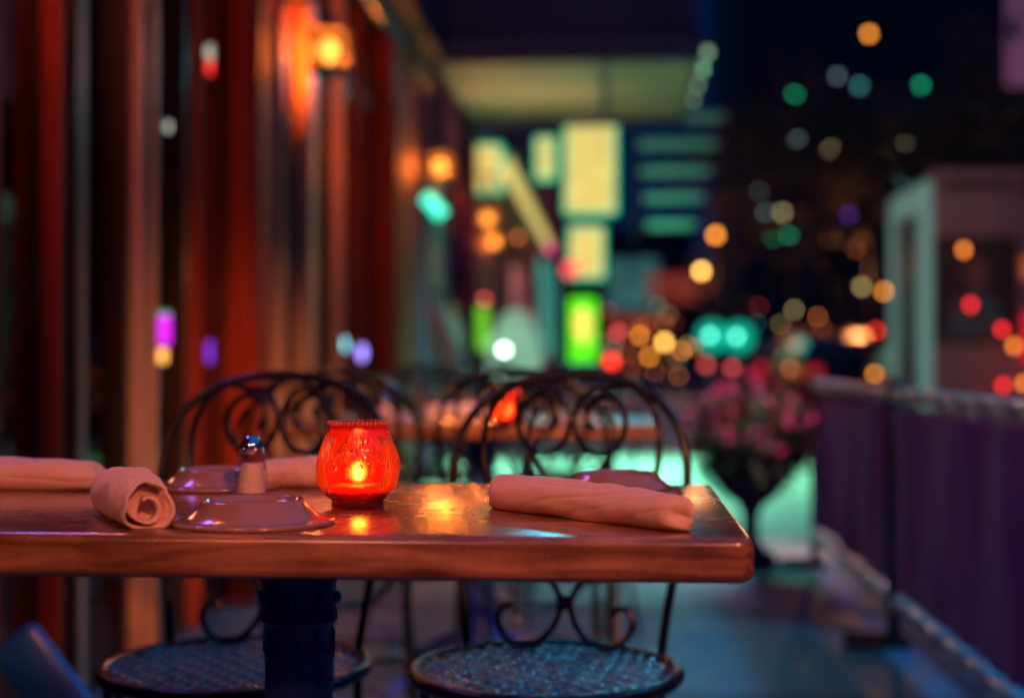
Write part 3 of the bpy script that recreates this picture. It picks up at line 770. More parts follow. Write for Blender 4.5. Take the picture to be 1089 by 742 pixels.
# ------------------------------------------------------------------ shop row beyond
sb = empty('shop_building', (-W, 30, 0), 0, 'far shop row with glowing teal and green windows', 'building')
at(sb, MB().box(-8, -W, 15.05, 46, 0, 12), 'wall', mat('shop_wall', (.20, .06, .14), .7, var=.3, vscale=.6))
emis('shop_teal', (.04, .42, .34), .6, .6, 1.2); emis('shop_green', (.12, .85, .03), 1.1); emis('shop_mint', (.32, .62, .42), .9, .5, 2.5)
emis('shop_rose', (.42, .10, .16), .5, .6, 1.5)
def panel(y0, y1, z0, z1, m):
    w = at(sb, MB().box(-W, -W + .03, y0, y1, z0, z1), 'window', m)
    f = MB().box(-W, -W + .05, y0 - .08, y0, z0 - .06, z1 + .06).box(-W, -W + .05, y1, y1 + .08, z0 - .06, z1 + .06).box(-W, -W + .05, y0, y1, z1, z1 + .08)
    o = f.build('window_frame', 'dark_metal', None, False); o.data.transform(Matrix.Translation(-sb.location)); o.parent = w
panel(28, 34, 1.0, 3.0, 'shop_teal'); panel(36, 43, .9, 3.4, 'shop_teal'); panel(16.4, 19.4, .5, 1.2, 'shop_mint')
panel(20.2, 23.5, .8, 2.3, 'shop_rose'); panel(24.2, 27, .5, 1.8, 'shop_rose')

cream = (.61, .47, .13)
emis('sign_cream', cream, 1.1, .22, 5); emis('neon_green', (.0, .42, .22), 1.5); emis('sign_green', (.10, .85, .01), 1.0)
emis('sign_hot', (1, .62, .12), 1.1)
def lit_sign(name, u0, u1, v0, v1, Y, label, mface='sign_cream', mback='neon_green', cat='sign', grp=None, gap=3, hang=None):
    x0, x1 = px(u0, Y), px(u1, Y); z1, z0 = pz(v0, Y), pz(v1, Y); g = gap / F * Y
    root = empty(name, ((x0 + x1) / 2, Y, z0), 0, label, cat, grp)
    at(root, MB().box(x0, x1, Y, Y + .12, z0, z1, bev=.02), 'sign_case', mback, True)
    at(root, MB().box(x0 + g, x1 - g, Y - .02, Y - .003, z0 + g, z1 - g, bev=.008), 'lit_face', mface, True)
    if hang == 'wall': at(root, MB().box(-W, x0, Y + .04, Y + .08, z1 - .1, z1 - .05), 'bracket', 'dark_metal')
    return root
pole = empty('sign_pole', (px(598, 18.3), 18.3, 0), 0, 'tall dark pole carrying the stacked glowing signs', 'pole')
MB().tube([(0, 0, 0), (0, 0, 4.4)], .06, 10).lathe([(.06, .5), (.14, .45), (.16, 0), (0, 0)], 16).build('pole_shaft', 'dark_metal', pole)
for z in (3.55, 2.35, 1.2): MB().box(0, .5, .0, .04, z, z + .04).build('bracket', 'dark_metal', pole)
SG = 'glowing cream signs beyond the marquee'
lit_sign('lit_sign', 600, 656, 132, 228, 18, 'largest glowing cream sign, topmost on the dark pole', grp=SG)
s2 = lit_sign('lit_sign', 605, 643, 240, 297, 18, 'smaller glowing cream sign below the largest one', grp=SG)
MB().ball((px(607, 18) - s2.location.x, -.1, pz(287, 18) - s2.location.z), .10, 12).build('red_lamp', emis('red_soft', (1, .05, .10), 1.2), s2)
s3 = lit_sign('lit_sign', 606, 634, 317, 392, 18, 'bright green sign with a cream centre, lowest on the pole', 'sign_green', 'sign_green', grp=SG)
MB().ball((0, -.06, pz(346, 18) - s3.location.z), .11, 14, (1, .3, 2.0)).build('bright_centre', 'sign_hot', s3)
lit_sign('lit_sign', 569, 591, 145, 191, 17, 'narrow glowing cream sign between the light strip and the largest sign', grp=SG, hang='wall')
s4 = lit_sign('lit_sign', 501, 534, 152, 204, 15.1, 'broken glowing cream sign by the purple wall above the third lantern', grp=SG)
MB().box(.0, .05, -.03, -.021, -.02, .19).box(-.12, .12, -.03, -.021, .17, .19).build('dark_bar', 'dark_metal', s4)
# light strip running along the shop row
st = empty('light_strip', (-1.12, 15.4, 3.02), 0, 'long row of cream lights running away along the shop row, pink at its end', 'light strip')
emis('strip_cream', cream, 1.1, .3, 1.5); emis('strip_pink', (.9, .02, .30), 1.3)
for k in range(9):
    y = k * 1.35
    MB().box(-.05, .05, y, y + 1.0, -.08, .06, bev=.01).build('tube_lamp', 'strip_pink' if k == 8 else 'strip_cream', st)
MB().box(-.33, .08, -.1, 12.3, .075, .12).build('mounting_rail', 'mint_paint', st)
# slatted louvre rack
lv = empty('louvre_rack', (px(712, 17), 17, pz(240, 17)), 0, 'rack of five green lit horizontal louvres right of the largest sign', 'louvres')
for k in range(5):
    z = k * .32; wd = .40 - .03 * (4 - k)
    MB().box(-wd, wd + .05 * k, -.16, .16, z - .04, z + .04, bev=.015).build('louvre', 'mint_paint', lv)
    MB().box(wd + .05 * k, wd + .05 * k + .07, -.1, .1, z - .03, z + .03, bev=.01).build('end_cap', 'banner_cloth', lv)
MB().box(-.44, -.40, -.04, .04, -.2, 1.5).box(-.9, -.44, -.03, .03, 1.2, 1.26).build('louvre_frame', 'dark_metal', lv)
lamp('louvre_light', 'AREA', (px(700, 16), 16.0, 2.0), 7, (.15, 1, .6), shape='DISK', size=.3, rot=(R(150), 0, 0))
# small lit things at the foot of the shop row
emis('arch_mint', (.28, .60, .42), .55, .4, 3); emis('white_hot', (.9, 1, .9), 7)
am = empty('arched_display', (px(548, 15.6), 15.6, 0), 0, 'arched pale mint illuminated display at the shop entrance', 'display')
wA = (575 - 520) / F * 15.6 / 2; zb, zt = pz(400, 15.6), pz(328, 15.6)
MB().prism([(-wA, zb), (wA, zb)] + [(wA * math.cos(a), zb + (zt - zb) * math.sin(a) ** .8) for a in [math.pi * k / 12 for k in range(1, 12)]], 0, .1).build('arch_panel', 'arch_mint', am)
MB().box(-wA, -wA + .05, .02, .08, 0, zb).box(wA - .05, wA, .02, .08, 0, zb).build('leg', 'dark_metal', am)
gg = empty('green_sign', (px(512, 15.4), 15.4, 0), 0, 'tall narrow lime green sign at the edge of the purple wall', 'sign')
MB().box(-.07, .07, 0, .06, pz(372, 15.4), pz(326, 15.4), bev=.01).build('lit_face', emis('lime', (.16, .62, .02), .8), gg)
MB().box(-.02, .02, .01, .05, 0, pz(372, 15.4)).build('stem', 'dark_metal', gg)

GL = 'small distant lamps along the street'
def street_glow(u, v, Y, d, m, label, post=True, name='street_lamp', cat='lamp', grp=GL, base=-.13):
    x, z = px(u, Y), pz(v, Y); r = .66 * d / F * Y / 2
    root = empty(name, (x, Y, base), 0, label, cat, grp)
    z -= base
    MB().ball((0, 0, z), r, 14).build('lamp_globe', m, root)
    if post: MB().tube([(0, r * .5, 0), (0, r * .5, z + r * .6)], max(.02, Y * .0009), 6).lathe([(0, .3), (.07, .28), (.09, 0), (0, 0)], 8, c=(0, r * .5, 0)).build('post', 'dark_metal', root)
    return root
emis('globe_white', (.7, 1, .85), 10.2); emis('globe_orange', (1, .32, .03), 5.44); emis('globe_amber', (1, .52, .10), 7.65); emis('globe_red', (1, .03, .015), 4.42)
emis('dim_peach', (1, .22, .07), 1.53); emis('far_rose', (1, .08, .10), 1.2); emis('faint_teal', (.05, .5, .4), 2); emis('globe_teal', (.03, .85, .50), 3.0); emis('globe_rose', (1, .10, .10), 2.38); emis('globe_pale', (.75, .55, .22), 2.72); emis('globe_orange_dim', (1, .26, .05), 2.55)
street_glow(536, 372, 15.3, 12, 'globe_white', 'bright white globe lamp before the arched mint display', base=0)
street_glow(515, 318, 16, 10, 'globe_rose', 'dim red globe lamp above the lime green sign', base=0)
street_glow(551, 252, 22, 8, 'globe_orange_dim', 'dim brownish orange globe right of the fourth lantern', base=0)
street_glow(548, 306, 24, 12, 'globe_pale', 'dull amber globe lamp low over the shop row', base=0)
for u, v, d, m, l in [(650, 384, 16, 'globe_red', 'large red orange globe lamp left of the orange cluster'), (657, 354, 13, 'globe_rose', 'rosy globe lamp above the large red one'),
                      (680, 357, 9, 'globe_orange', 'orange globe, upper left of the orange cluster'), (690, 379, 9, 'globe_orange', 'orange globe, lowest of the orange cluster'),
                      (706, 364, 12, 'globe_amber', 'brightest amber globe in the middle of the orange cluster'), (724, 373, 7, 'globe_orange', 'small orange globe right of the brightest amber one'),
                      (737, 370, 7, 'globe_orange_dim', 'dim orange globe, rightmost of the orange cluster'),
                      (760, 251, 12, 'globe_orange', 'upper of two orange street lamps over the street'), (745, 289, 12, 'globe_amber', 'lower of two orange street lamps over the street'),
                      (808, 378, 9, 'globe_pale', 'pale orange ringed globe lamp beside the teal traffic lights'), (912, 306, 9, 'globe_pale', 'pale yellowish street lamp left of the poster kiosk'),
                      (935, 311, 9, 'globe_orange', 'orange street lamp nearest the poster kiosk'), (920, 41, 10, 'globe_orange', 'high orange street lamp above the trees')]:
    street_glow(u, v, 38 if v > 300 else 34, d, m, l)

rl = random.Random(21)
for k in range(44):
    u = rl.choice([rl.uniform(645, 740), rl.uniform(800, 935), rl.uniform(690, 860), rl.uniform(612, 700)]); v = rl.uniform(325, 402)
    street_glow(u, v, rl.uniform(34, 48), rl.uniform(4, 7), rl.choice(['dim_peach', 'dim_peach', 'globe_pale', 'far_rose', 'faint_teal', 'globe_orange_dim']), 'tiny dim lamp among the far street lights', name='marker_lamp', grp='tiny far lamps along the street')
# traffic lights (teal)
def signal(u, v, Y, label):
    x, z = px(u, Y), pz(v, Y)
    root = empty('traffic_light', (x, Y, -.13), 0, label, 'traffic light', 'traffic lights over the crossing'); z += .13
    MB().box(-.22, .22, 0, .25, z - .30, z + .9, bev=.04).build('housing', 'dark_metal', root)

    MB().ball((-.05, -.08, z + .02), .06, 10).build('hot_spot', emis('hot', (.2, 1, .8), 4.5), root)
    MB().lathe([(0, 0), (.31, .0), (.31, .04), (0, .06)], 24).xf(Matrix.Translation((0, -.0, z)) @ Matrix.Rotation(R(90), 4, 'X')).build('green_lens', emis('lens', (.0, .50, .34), .8), root)
    for dz in (.32, .64):
        MB().lathe([(0, 0), (.12, .0), (.12, .03), (0, .04)], 16).xf(Matrix.Translation((0, 0, z + dz)) @ Matrix.Rotation(R(90), 4, 'X')).build('dark_lens', 'kiosk_dark', root)
    MB().tube([(0, .12, 0), (0, .12, z - .3)], .06, 8).build('post', 'mint_paint', root)
signal(756, 358, 30, 'left of the two teal green traffic lights behind the flowers')
signal(784, 359, 30.5, 'right of the two teal green traffic lights behind the flowers')

for X_, Y_, P_ in ((px(745, 34), 33.5, 60), (px(912, 34), 33.5, 260)):
    lamp('street_light', 'POINT', (X_, Y_, 3.0), P_, (1, .33, .10), shadow_soft_size=.25)
# ------------------------------------------------------------------ cars
emis('tail_red', (1, .03, .015), .45)
def make_car(loc, rz, label):
    root = empty('parked_car', loc, rz, label, 'car', 'cars along the street')
    prof = [(-2.1, .35), (-2.15, .75), (-2.0, .98), (-1.5, 1.02), (-1.2, 1.42), (-.4, 1.52), (.5, 1.48), (1.1, 1.08), (1.9, .95), (2.15, .7), (2.15, .35)]
    m = MB(); n = len(prof); rows = []
    for s, w in ((-1, .86), (-.8, .90), (.8, .90), (1, .86)):
        rows.append([m.b.verts.new(((s * (w if z < 1.1 else w * .78)), y, z * (1 if abs(s) < 1 else .97))) for y, z in prof])
    for a, b in zip(rows[:-1], rows[1:]):
        for i in range(n): m.b.faces.new((a[i], a[(i + 1) % n], b[(i + 1) % n], b[i]))
    m.b.faces.new(rows[0]); m.b.faces.new(rows[-1][::-1])
    m.build('body', 'car_paint', root)
    MB().box(-.62, .62, -1.42, -1.40, 1.06, 1.38, rot=Matrix.Rotation(R(-38), 3, 'X')).build('rear_window', 'kiosk_dark', root)
    for sx in (-1, 1):
        for y in (-1.35, 1.35):
            MB().lathe([(0, -.1), (.24, -.1), (.32, -.08), (.32, .08), (.24, .1), (0, .1)], 20).xf(Matrix.Translation((sx * .80, y, .32)) @ Matrix.Rotation(R(90), 4, 'Y')).build('wheel', 'tyre', root)
        MB().box(sx * .70 - .11, sx * .70 + .11, -2.19, -2.13, .72, .90, bev=.02).build('tail_light', 'tail_red', root)
    MB().box(-.35, .35, -2.19, -2.16, .48, .58).build('number_plate', 'kiosk_body', root)
    return root
car = make_car((px(885, 27), 27.5, -.13), R(2), 'dark car with one red tail light showing left of the kiosk')
again(car, (px(830, 36), 37, -.13), R(1), 'dark car farther up the street beyond the flowers')
again(car, (px(1020, 21), 22, -.13), R(2), 'dark car hidden mostly behind the kiosk')
# glowing orange strip and stand added for a lit van roof above the car
vn = empty('roof_glow_prop', (px(872, 33), 33, -.13), 0, 'prop added for a lit vehicle roof, dull orange band above the dark car', 'prop')
MB().box(-.9, .9, -.3, .5, pz(372, 33) + .13, pz(352, 33) + .13, bev=.03).build('glowband', emis('roof_orange', (.42, .09, .04), .35, .3, 2), vn)
MB().box(-.88, -.8, 0, .08, 0, pz(372, 33) + .13).box(.8, .88, 0, .08, 0, pz(372, 33) + .13).build('post', 'dark_metal', vn)  # posts added only to carry the roof glow
MB().box(-.85, .85, 0, .4, 0, .8).build('base_block', 'far_wall', vn)
KL = 'red and orange lamps near the kiosk'
for u, v, Y, d, m, l in [(927, 352, 26, 9, 'globe_red', 'red lamp with a pale top at the left of the kiosk'), (925, 397, 20, 8, 'globe_orange', 'orange lamp low beside the kiosk over the barrier'),
                         (843, 368, 26, 9, 'dim_peach', 'dim orange lamp at the left of the added roof glow'), (838, 392, 26, 11, 'dim_peach', 'dim peach lamp over the flowers'),
                         (750, 388, 26, 11, 'globe_rose', 'left of two rosy lamps under the traffic lights'), (777, 391, 26, 11, 'globe_rose', 'right of two rosy lamps under the traffic lights')]:
    street_glow(u, v, Y, d, m, l, name='marker_lamp', grp=KL)

# ------------------------------------------------------------------ poster kiosk
ky = 12.5; kx0, kx1 = px(984, ky), px(1077, ky); kz = pz(188, ky)
kk = empty('poster_kiosk', ((kx0 + kx1) / 2, ky, 0), 0, 'tall kiosk with a dark portrait poster and a pale teal side', 'kiosk')
at(kk, MB().box(kx0 + .01, kx1, ky, ky + 1.7, -.13, kz, bev=.02), 'body', 'kiosk_body')
at(kk, MB().box(kx0 - .03, kx0 + .01, ky + .02, ky + 1.7, -.13, kz - .05).box(kx0 - .05, kx0 - .03, ky + .1, ky + .3, -.13, kz - .1).box(kx0 - .05, kx0 - .03, ky + 1.3, ky + 1.6, -.13, kz - .1), 'side_panel', 'kiosk_side_glow')
at(kk, MB().box(kx0 - .045, kx0 - .03, ky + .36, ky + 1.25, .1, kz - .3), 'side_glass', 'kiosk_dark')
at(kk, MB().box(kx0 - .02, kx1 + .03, ky - .05, ky, kz - .06, kz + .03, bev=.01), 'cap', 'kiosk_body')
at(kk, MB().box(kx0 + .08, kx1 - .08, ky - .02, ky - .002, pz(206, ky), pz(196, ky)), 'header_band', mat('header', (.12, .05, .07), .6, var=.5, vscale=30))
px0, px1, pz0, pz1 = px(990, ky), px(1068, ky), pz(362, ky), pz(258, ky)
at(kk, MB().box(px0 - .03, px1 + .03, ky - .03, ky - .004, pz0 - .03, pz1 + .03, bev=.005), 'poster_frame', 'dark_metal')
pc = (px0 + px1) / 2
po = at(kk, MB().box(px0, px1, ky - .036, ky - .031, pz0, pz1), 'poster', mat('poster_dark', (.02, .008, .012), .6, var=.5, vscale=3))
for nm, mb_, col in (('portrait_head', MB().lathe([(0, 0), (.11, .0), (.11, .004), (0, .004)], 28, sy=1.3).xf(Matrix.Translation((pc, ky - .0365, pz0 + .57)) @ Matrix.Rotation(R(90), 4, 'X')), (.16, .04, .035)),
                     ('portrait_torso', MB().prism([(px0 + .06, pz0), (px1 - .06, pz0), (px1 - .12, pz0 + .30), (pc + .06, pz0 + .42), (pc - .06, pz0 + .42), (px0 + .12, pz0 + .30)], ky - .042, ky - .0375), (.02, .08, .10))):
    o = mb_.build(nm, mat(nm, col, .4, var=.3, vscale=6), None, False); o.data.transform(Matrix.Translation(-kk.location)); o.parent = po
emis('reflect_red', (1, .02, .03), 3.74); emis('reflect_orange', (1, .25, .03), 3.74)  # small emitters added as tail light reflections in the kiosk glass
for u, v, m, l in [(1017, 268, 'reflect_orange', 'orange reflection made as a bulb at the top of the poster'), (1024, 325, 'reflect_red', 'red reflection made as a bulb in the middle of the poster'), (1056, 351, 'reflect_red', 'red reflection made as a bulb at the lower right of the poster'),
                   (1068, 368, 'reflect_orange', 'orange reflection made as a bulb just below the poster corner'), (1057, 409, 'reflect_red', 'red reflection made as a bulb at the foot of the kiosk above the rail'), (1078, 407, 'reflect_orange', 'orange reflection made as a bulb at the foot of the kiosk, right of the red one')]:
    Y = 12.3; root = empty('kiosk_reflection', (px(u, Y), Y, pz(v, Y)), 0, l, 'bulb', 'tail light reflections on the kiosk, built as small bulbs')
    MB().ball((0, 0, 0), .027, 12, (1, 1, 1.3)).build('bulb', m, root)  # bulb stands in for a tail light reflection
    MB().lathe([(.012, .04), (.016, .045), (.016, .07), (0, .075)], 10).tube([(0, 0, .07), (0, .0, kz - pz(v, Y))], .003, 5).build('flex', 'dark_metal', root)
ok = empty('vending_cabinet', (px(1100, 12.6), 12.9, -.13), 0, 'cabinet glowing red and orange at the right edge beside the kiosk', 'cabinet')
MB().box(-.15, .4, 0, .7, 0, 2.5, bev=.02).build('case', 'kiosk_body', ok)
MB().box(-.13, .3, -.02, -.003, 1.0, 1.45).build('red_face', emis('cab_red', (.8, .01, .03), .8), ok)
MB().box(-.13, .3, -.02, -.003, 1.75, 1.95).build('orange_face', emis('cab_orange', (.7, .15, .04), .5), ok)
# banner at top right
bn = empty('street_banner', (px(1100, 20), 20, -.13), 0, 'pale mauve banner with a dark square hung high at the top right', 'banner')
MB().box(px(1060, 20) - px(1100, 20), .35, -.01, .01, pz(98, 20) + .13, pz(-30, 20) + .13).build('cloth', 'banner_cloth', bn)
MB().box(-.50, -.34, -.025, -.012, pz(50, 20) + .13, pz(27, 20) + .13).build('dark_square', 'kiosk_dark', bn)
MB().tube([(.42, .05, 0), (.42, .05, 6.6)], .06, 8).tube([(.42, .05, 6.45), (-.6, .05, 6.45)], .025, 6).build('pole', 'dark_metal', bn)
lamp('banner_fill', 'SPOT', (4.2, 17.2, 4.6), 90, (1, .50, .62), rot=(R(99), 0, R(-29)), spot_size=R(50), spot_blend=.6)  # spot added without a fixture to brighten the banner

# ------------------------------------------------------------------ barrier with canvas panels
BX = .905
bar = empty('barrier_fence', (BX, 4.6, 0), 0, 'low patio barrier of purple canvas laced between rails along the pavement', 'barrier')
def bpart(m, name, mt, smooth=True): return at(bar, m, name, mt, smooth)
py_ = [1.2, 2.92, 4.62, 6.35]
for y in py_:
    bpart(MB().tube([(BX, y, .0), (BX, y, .835)], .021, 12).ball((BX, y, .838), .022, 10), 'post', 'dark_metal')
    bpart(MB().box(BX - .16, BX + .05, y - .03, y - .005, .0, .028, bev=.005).box(BX - .14, BX + .06, y + .10, y + .13, .0, .028, bev=.005).box(BX - .02, BX + .02, y - .03, y + .13, .001, .02), 'foot', 'dark_metal')
for i in range(3):
    y0, y1 = py_[i] + .02, py_[i + 1] - .02
    bpart(MB().tube([(BX, y0, .805), (BX, y1, .805)], .016, 10), 'top_rail', 'rail_metal')
    bpart(MB().tube([(BX, y0, .15), (BX, y1, .15)], .016, 10), 'bottom_rail', 'rail_metal')
    m = MB(); NY, NZ = 60, 20; grid = []
    for a in range(NY + 1):
        row = []
        for b in range(NZ + 1):
            ty, tz = a / NY, b / NZ; y = y0 + .05 + (y1 - y0 - .1) * ty; z = .185 + .59 * tz
            s = 4 * ty * (1 - ty)
            x = BX + .030 * noise.noise(Vector((y * 3.5, z * 1.6, 5))) + .010 * noise.noise(Vector((y * 14, z * 3, 1))) + .008 * math.sin(y * 16 + 2 * z) * (abs(tz - .5) * 2) ** 3 * .6
            z += -.010 * abs(math.sin(ty * math.pi * 11)) * (1 if tz > .97 else 0) + .008 * abs(math.sin(ty * math.pi * 11)) * (1 if tz < .03 else 0)
            row.append(m.b.verts.new((x, y, z)))
        grid.append(row)
    for a in range(NY):
        for b in range(NZ): m.b.faces.new((grid[a][b], grid[a + 1][b], grid[a + 1][b + 1], grid[a][b + 1]))
    o = bpart(m, 'canvas_panel', 'canvas'); o.modifiers.clear(); md = o.modifiers.new('thick', 'SOLIDIFY'); md.thickness = .003
    n = 7
    for k in range(n):
        y = y0 + .12 + (y1 - y0 - .24) * k / (n - 1)
        for zc, zi in ((.805, .775), (.15, .185)):
            z0, z1 = zc - .022, zc + .022
            bpart(MB().box(BX - .020, BX + .020, y - .092, y + .092, z0, z1, bev=.008), 'canvas_loop', 'clip')

# ------------------------------------------------------------------ flower urn
ux, uy = px(797, 6.4), 6.42
ur = empty('flower_urn', (ux, uy, 0), 0, 'dark urn planter overflowing with pink flowers at the end of the barrier', 'planter')
MB().lathe([(0, 0), (.115, 0), (.115, .05), (.075, .07), (.04, .10), (.033, .17), (.035, .22), (.06, .27), (.12, .31), (.165, .38), (.175, .45), (.195, .47), (.195, .49), (.165, .49), (.15, .44), (0, .42)], 32).build('urn', 'urn', ur)
def scatter(n, c, rad, size, name, mt, parent, seed, low=-.2, petals=False):
    rnd = random.Random(seed); m = MB()
    for i in range(n):
        while True:
            p = Vector((rnd.uniform(-1, 1), rnd.uniform(-1, 1), rnd.uniform(low, 1)))
            if .25 < p.length < 1: break
        q = Vector((p.x * rad[0], p.y * rad[1], p.z * rad[2])) + Vector(c)
        s = size * rnd.uniform(.6, 1.3)
        rot = Matrix.Rotation(rnd.uniform(0, 6.28), 3, 'Z') @ Matrix.Rotation(rnd.uniform(-1.1, 1.1), 3, 'X') @ Matrix.Rotation(rnd.uniform(-1, 1), 3, 'Y')
        if petals:
            for k in range(5):
                a = k * 1.2566; pts = [(0, 0, 0), (math.cos(a - .5) * s * .6, math.sin(a - .5) * s * .6, s * .2), (math.cos(a) * s, math.sin(a) * s, s * .15), (math.cos(a + .5) * s * .6, math.sin(a + .5) * s * .6, s * .2)]
                m.b.faces.new([m.b.verts.new(q + rot @ Vector(v)) for v in pts])
        else:
            pts = [(-s, 0, 0), (0, -s * .45, .1 * s), (s, 0, -.25 * s), (0, s * .45, .1 * s)]
            m.b.faces.new([m.b.verts.new(q + rot @ Vector(v)) for v in pts])
    o = m.build(name, mt, parent); o.modifiers.clear(); return o
scatter(1100, (0, 0, .56), (.29, .27, .24), .035, 'foliage', 'leaf', ur, 3, low=-.8)
scatter(260, (0, 0, .44), (.24, .22, .16), .03, 'trailing_leaves', 'leaf', ur, 9, low=-.9)
scatter(260, (0, -.03, .60), (.32, .31, .27), .019, 'blossom', 'petal', ur, 4, low=-.3, petals=True)
scatter(110, (-.03, -.05, .60), (.33, .31, .27), .018, 'pale_blossom', 'petal_pale', ur, 5, low=-.3, petals=True)

# ------------------------------------------------------------------ trees
def make_tree(loc, H, rad, label, seed, n=5200):
    root = empty('street_tree', loc, 0, label, 'tree', 'dark trees across the street')
    rnd = random.Random(seed); m = MB()
    tz = H * .42
    m.tube(smooth_pts([(0, 0, 0), (.08, .05, tz * .5), (.0, .1, tz)], 5), [.19 - .005 * i for i in range(11)], 10)
    tips = []
    for k in range(9):
        a = k * .7 + rnd.uniform(-.2, .2); L = rad * rnd.uniform(.55, .9)
        e = Vector((math.cos(a) * L, math.sin(a) * L, tz + H * rnd.uniform(.10, .45)))
        P = smooth_pts([(0, .1, tz * rnd.uniform(.8, 1)), (e.x * .4, e.y * .4, tz + (e.z - tz) * .55), tuple(e)], 4)
        m.tube(P, [.085 - .008 * i for i in range(len(P))], 6); tips.append(e)
    m.build('trunk', 'bark', root)
    c = MB(); clumps = []
    for e in tips:
        for j in range(5): clumps.append((e + Vector((rnd.gauss(0, .7), rnd.gauss(0, .7), rnd.gauss(0, .55))), rnd.uniform(.45, .95)))
    for i in range(n):
        p, r = rnd.choice(clumps)
        d = Vector((rnd.gauss(0, 1), rnd.gauss(0, 1), rnd.gauss(0, .8))); d = d.normalized() * r * rnd.uniform(.3, 1) ** .5
        q = p + d; s = rnd.uniform(.06, .12)
        rot = Matrix.Rotation(rnd.uniform(0, 6.28), 3, 'Z') @ Matrix.Rotation(rnd.uniform(-1.2, 1.2), 3, 'X')
        c.b.faces.new([c.b.verts.new(q + rot @ Vector(v)) for v in ((-s, 0, 0), (0, -s * .5, 0), (s, 0, -.2 * s), (0, s * .5, 0))])
    c.build('crown', 'leaf_tree', root).modifiers.clear()
make_tree((px(1035, 22), 24, -.13), 6.6, 2.6, 'dark tree rising behind the poster kiosk', 11)
make_tree((px(900, 30), 32, -.13), 7.6, 3.0, 'dark tree behind the car, left of the kiosk', 12)
make_tree((px(1120, 23), 24.5, -.13), 6.0, 2.0, 'dark tree at the right edge of the picture', 13)

# ------------------------------------------------------------------ far buildings
tw = empty('office_tower', (12, 62, 0), 0, 'dark tower across the street with scattered lit windows', 'building')
at(tw, MB().box(px(788, 62), 30, 62, 80, -.13, 40), 'wall', 'tower_wall')
for z in range(3, 30, 4): pass
emis('win_green', (.02, .75, .35), 2.47); emis('win_pale', (.75, .62, .26), 3.23); emis('win_cyan', (.12, .6, .6), 2.09); emis('win_violet', (.18, .05, .8), 1.9); emis('win_grey', (.25, .38, .40), 1.52)
for u, v, w, h, m in [(843, 103, 9, 9, 'win_green'), (887, 85, 8, 8, 'win_grey'), (910, 96, 8, 9, 'win_cyan'), (973, 96, 8, 9, 'win_green'), (845, 150, 9, 10, 'win_grey'),
                      (879, 162, 9, 10, 'win_pale'), (892, 162, 10, 10, 'win_pale'), (925, 161, 9, 10, 'win_grey'), (944, 161, 9, 10, 'win_pale'), (957, 158, 8, 10, 'win_pale'), (974, 141, 8, 10, 'win_pale'),
                      (898, 230, 9, 9, 'win_violet'), (812, 228, 8, 8, 'win_grey'), (829, 228, 9, 9, 'win_pale'), (819, 253, 9, 9, 'win_green'), (836, 252, 9, 9, 'win_green'), (893, 188, 7, 7, 'win_violet'),
                      (923, 194, 9, 9, 'win_grey'), (953, 197, 14, 12, 'win_cyan'), (860, 270, 6, 9, 'win_grey'), (806, 205, 6, 6, 'win_grey')]:
    x0 = px(u, 62); z0 = pz(v, 62); s = .62 * 62 / F / 2
    win = at(tw, MB().box(x0 - w * s, x0 + w * s, 61.95, 61.995, z0 - h * s, z0 + h * s), 'window', m)
    o = MB().box(x0 - w * s - .08, x0 + w * s + .08, 61.9, 61.99, z0 - h * s - .12, z0 - h * s - .01).build('sill', 'tower_wall', None, False)
    o.data.transform(Matrix.Translation(-tw.location)); o.parent = win
fb = empty('end_building', (0, 95, 0), 0, 'dim row of buildings closing the far end of the street', 'building')
at(fb, MB().box(-14, px(735, 95), 95, 110, -.13, 9.5).box(px(735, 95), px(790, 95), 97, 110, -.13, 7), 'wall', 'far_wall')
emis('far_red', (.35, .05, .03), .45, .5, .4); emis('far_teal', (.03, .10, .10), .8, .5, .5)
for u0, u1, v0, v1, m in [(688, 740, 292, 322, 'far_red'), (645, 700, 275, 330, 'far_teal'), (640, 720, 335, 350, 'far_red'), (745, 760, 300, 345, 'far_red')]:
    at(fb, MB().box(px(u0, 94.8), px(u1, 94.8), 94.8, 94.9, pz(v1, 94.8), pz(v0, 94.8)), 'window', m)

# blue board leaning at the lower left, near the facade
bb = empty('blue_board', (px(22, 2.6), 2.6, 0), 0, 'glossy blue board leaning in the dark under the left end of the table', 'board')
MB().box(-.055, .055, -.02, .02, -.36, .07, bev=.02).xf(Matrix.Translation((.0, 0, pz(716, 2.6) )) @ Matrix.Rotation(R(-38), 4, 'Y')).build('panel', 'blue_board', bb)

# ------------------------------------------------------------------ lamps added out of view to light tables, kiosk, flowers and ground
def added_lamp(loc, label, col, power, z=3.6, aim=None, cone=24):
    root = empty('street_lamp', loc, 0, label, 'lamp', 'lamps added out of view to light the scene')  # lamp added out of view, not one of the street's own
    MB().tube([(0, 0, 0), (0, 0, z)], .05, 10).lathe([(.05, .5), (.12, .4), (.14, 0), (0, 0)], 16).build('post', 'dark_metal', root)  # post of the added lamp
    MB().lathe([(0, .45), (.05, .43), (.22, .32), (.23, .30), (0, .31)], 20, c=(0, 0, z)).build('added_hood', 'dark_metal', root)
    MB().ball((0, 0, z + .16), .13, 16).build('globe', emis('lamp_' + label[:6], col, 2.0), root)
    if aim:
        d = Vector(aim) - Vector(loc) - Vector((0, 0, z))
        lamp('street_light', 'SPOT', (0, 0, z), power, col, root, shadow_soft_size=.16, spot_size=R(cone), spot_blend=.9, rot=d.to_track_quat('-Z', 'Y').to_euler())  # spot of the lamp added out of view
    else:
        lamp('street_light', 'POINT', (0, 0, z - .1), power, col, root, shadow_soft_size=.18)  # point light of the lamp added out of view
added_lamp((1.5, -1.6, 0), 'coral red street lamp behind the viewer', (1, .27, .10), 560, 3.0, (-.05, 1.45, .72), 27)
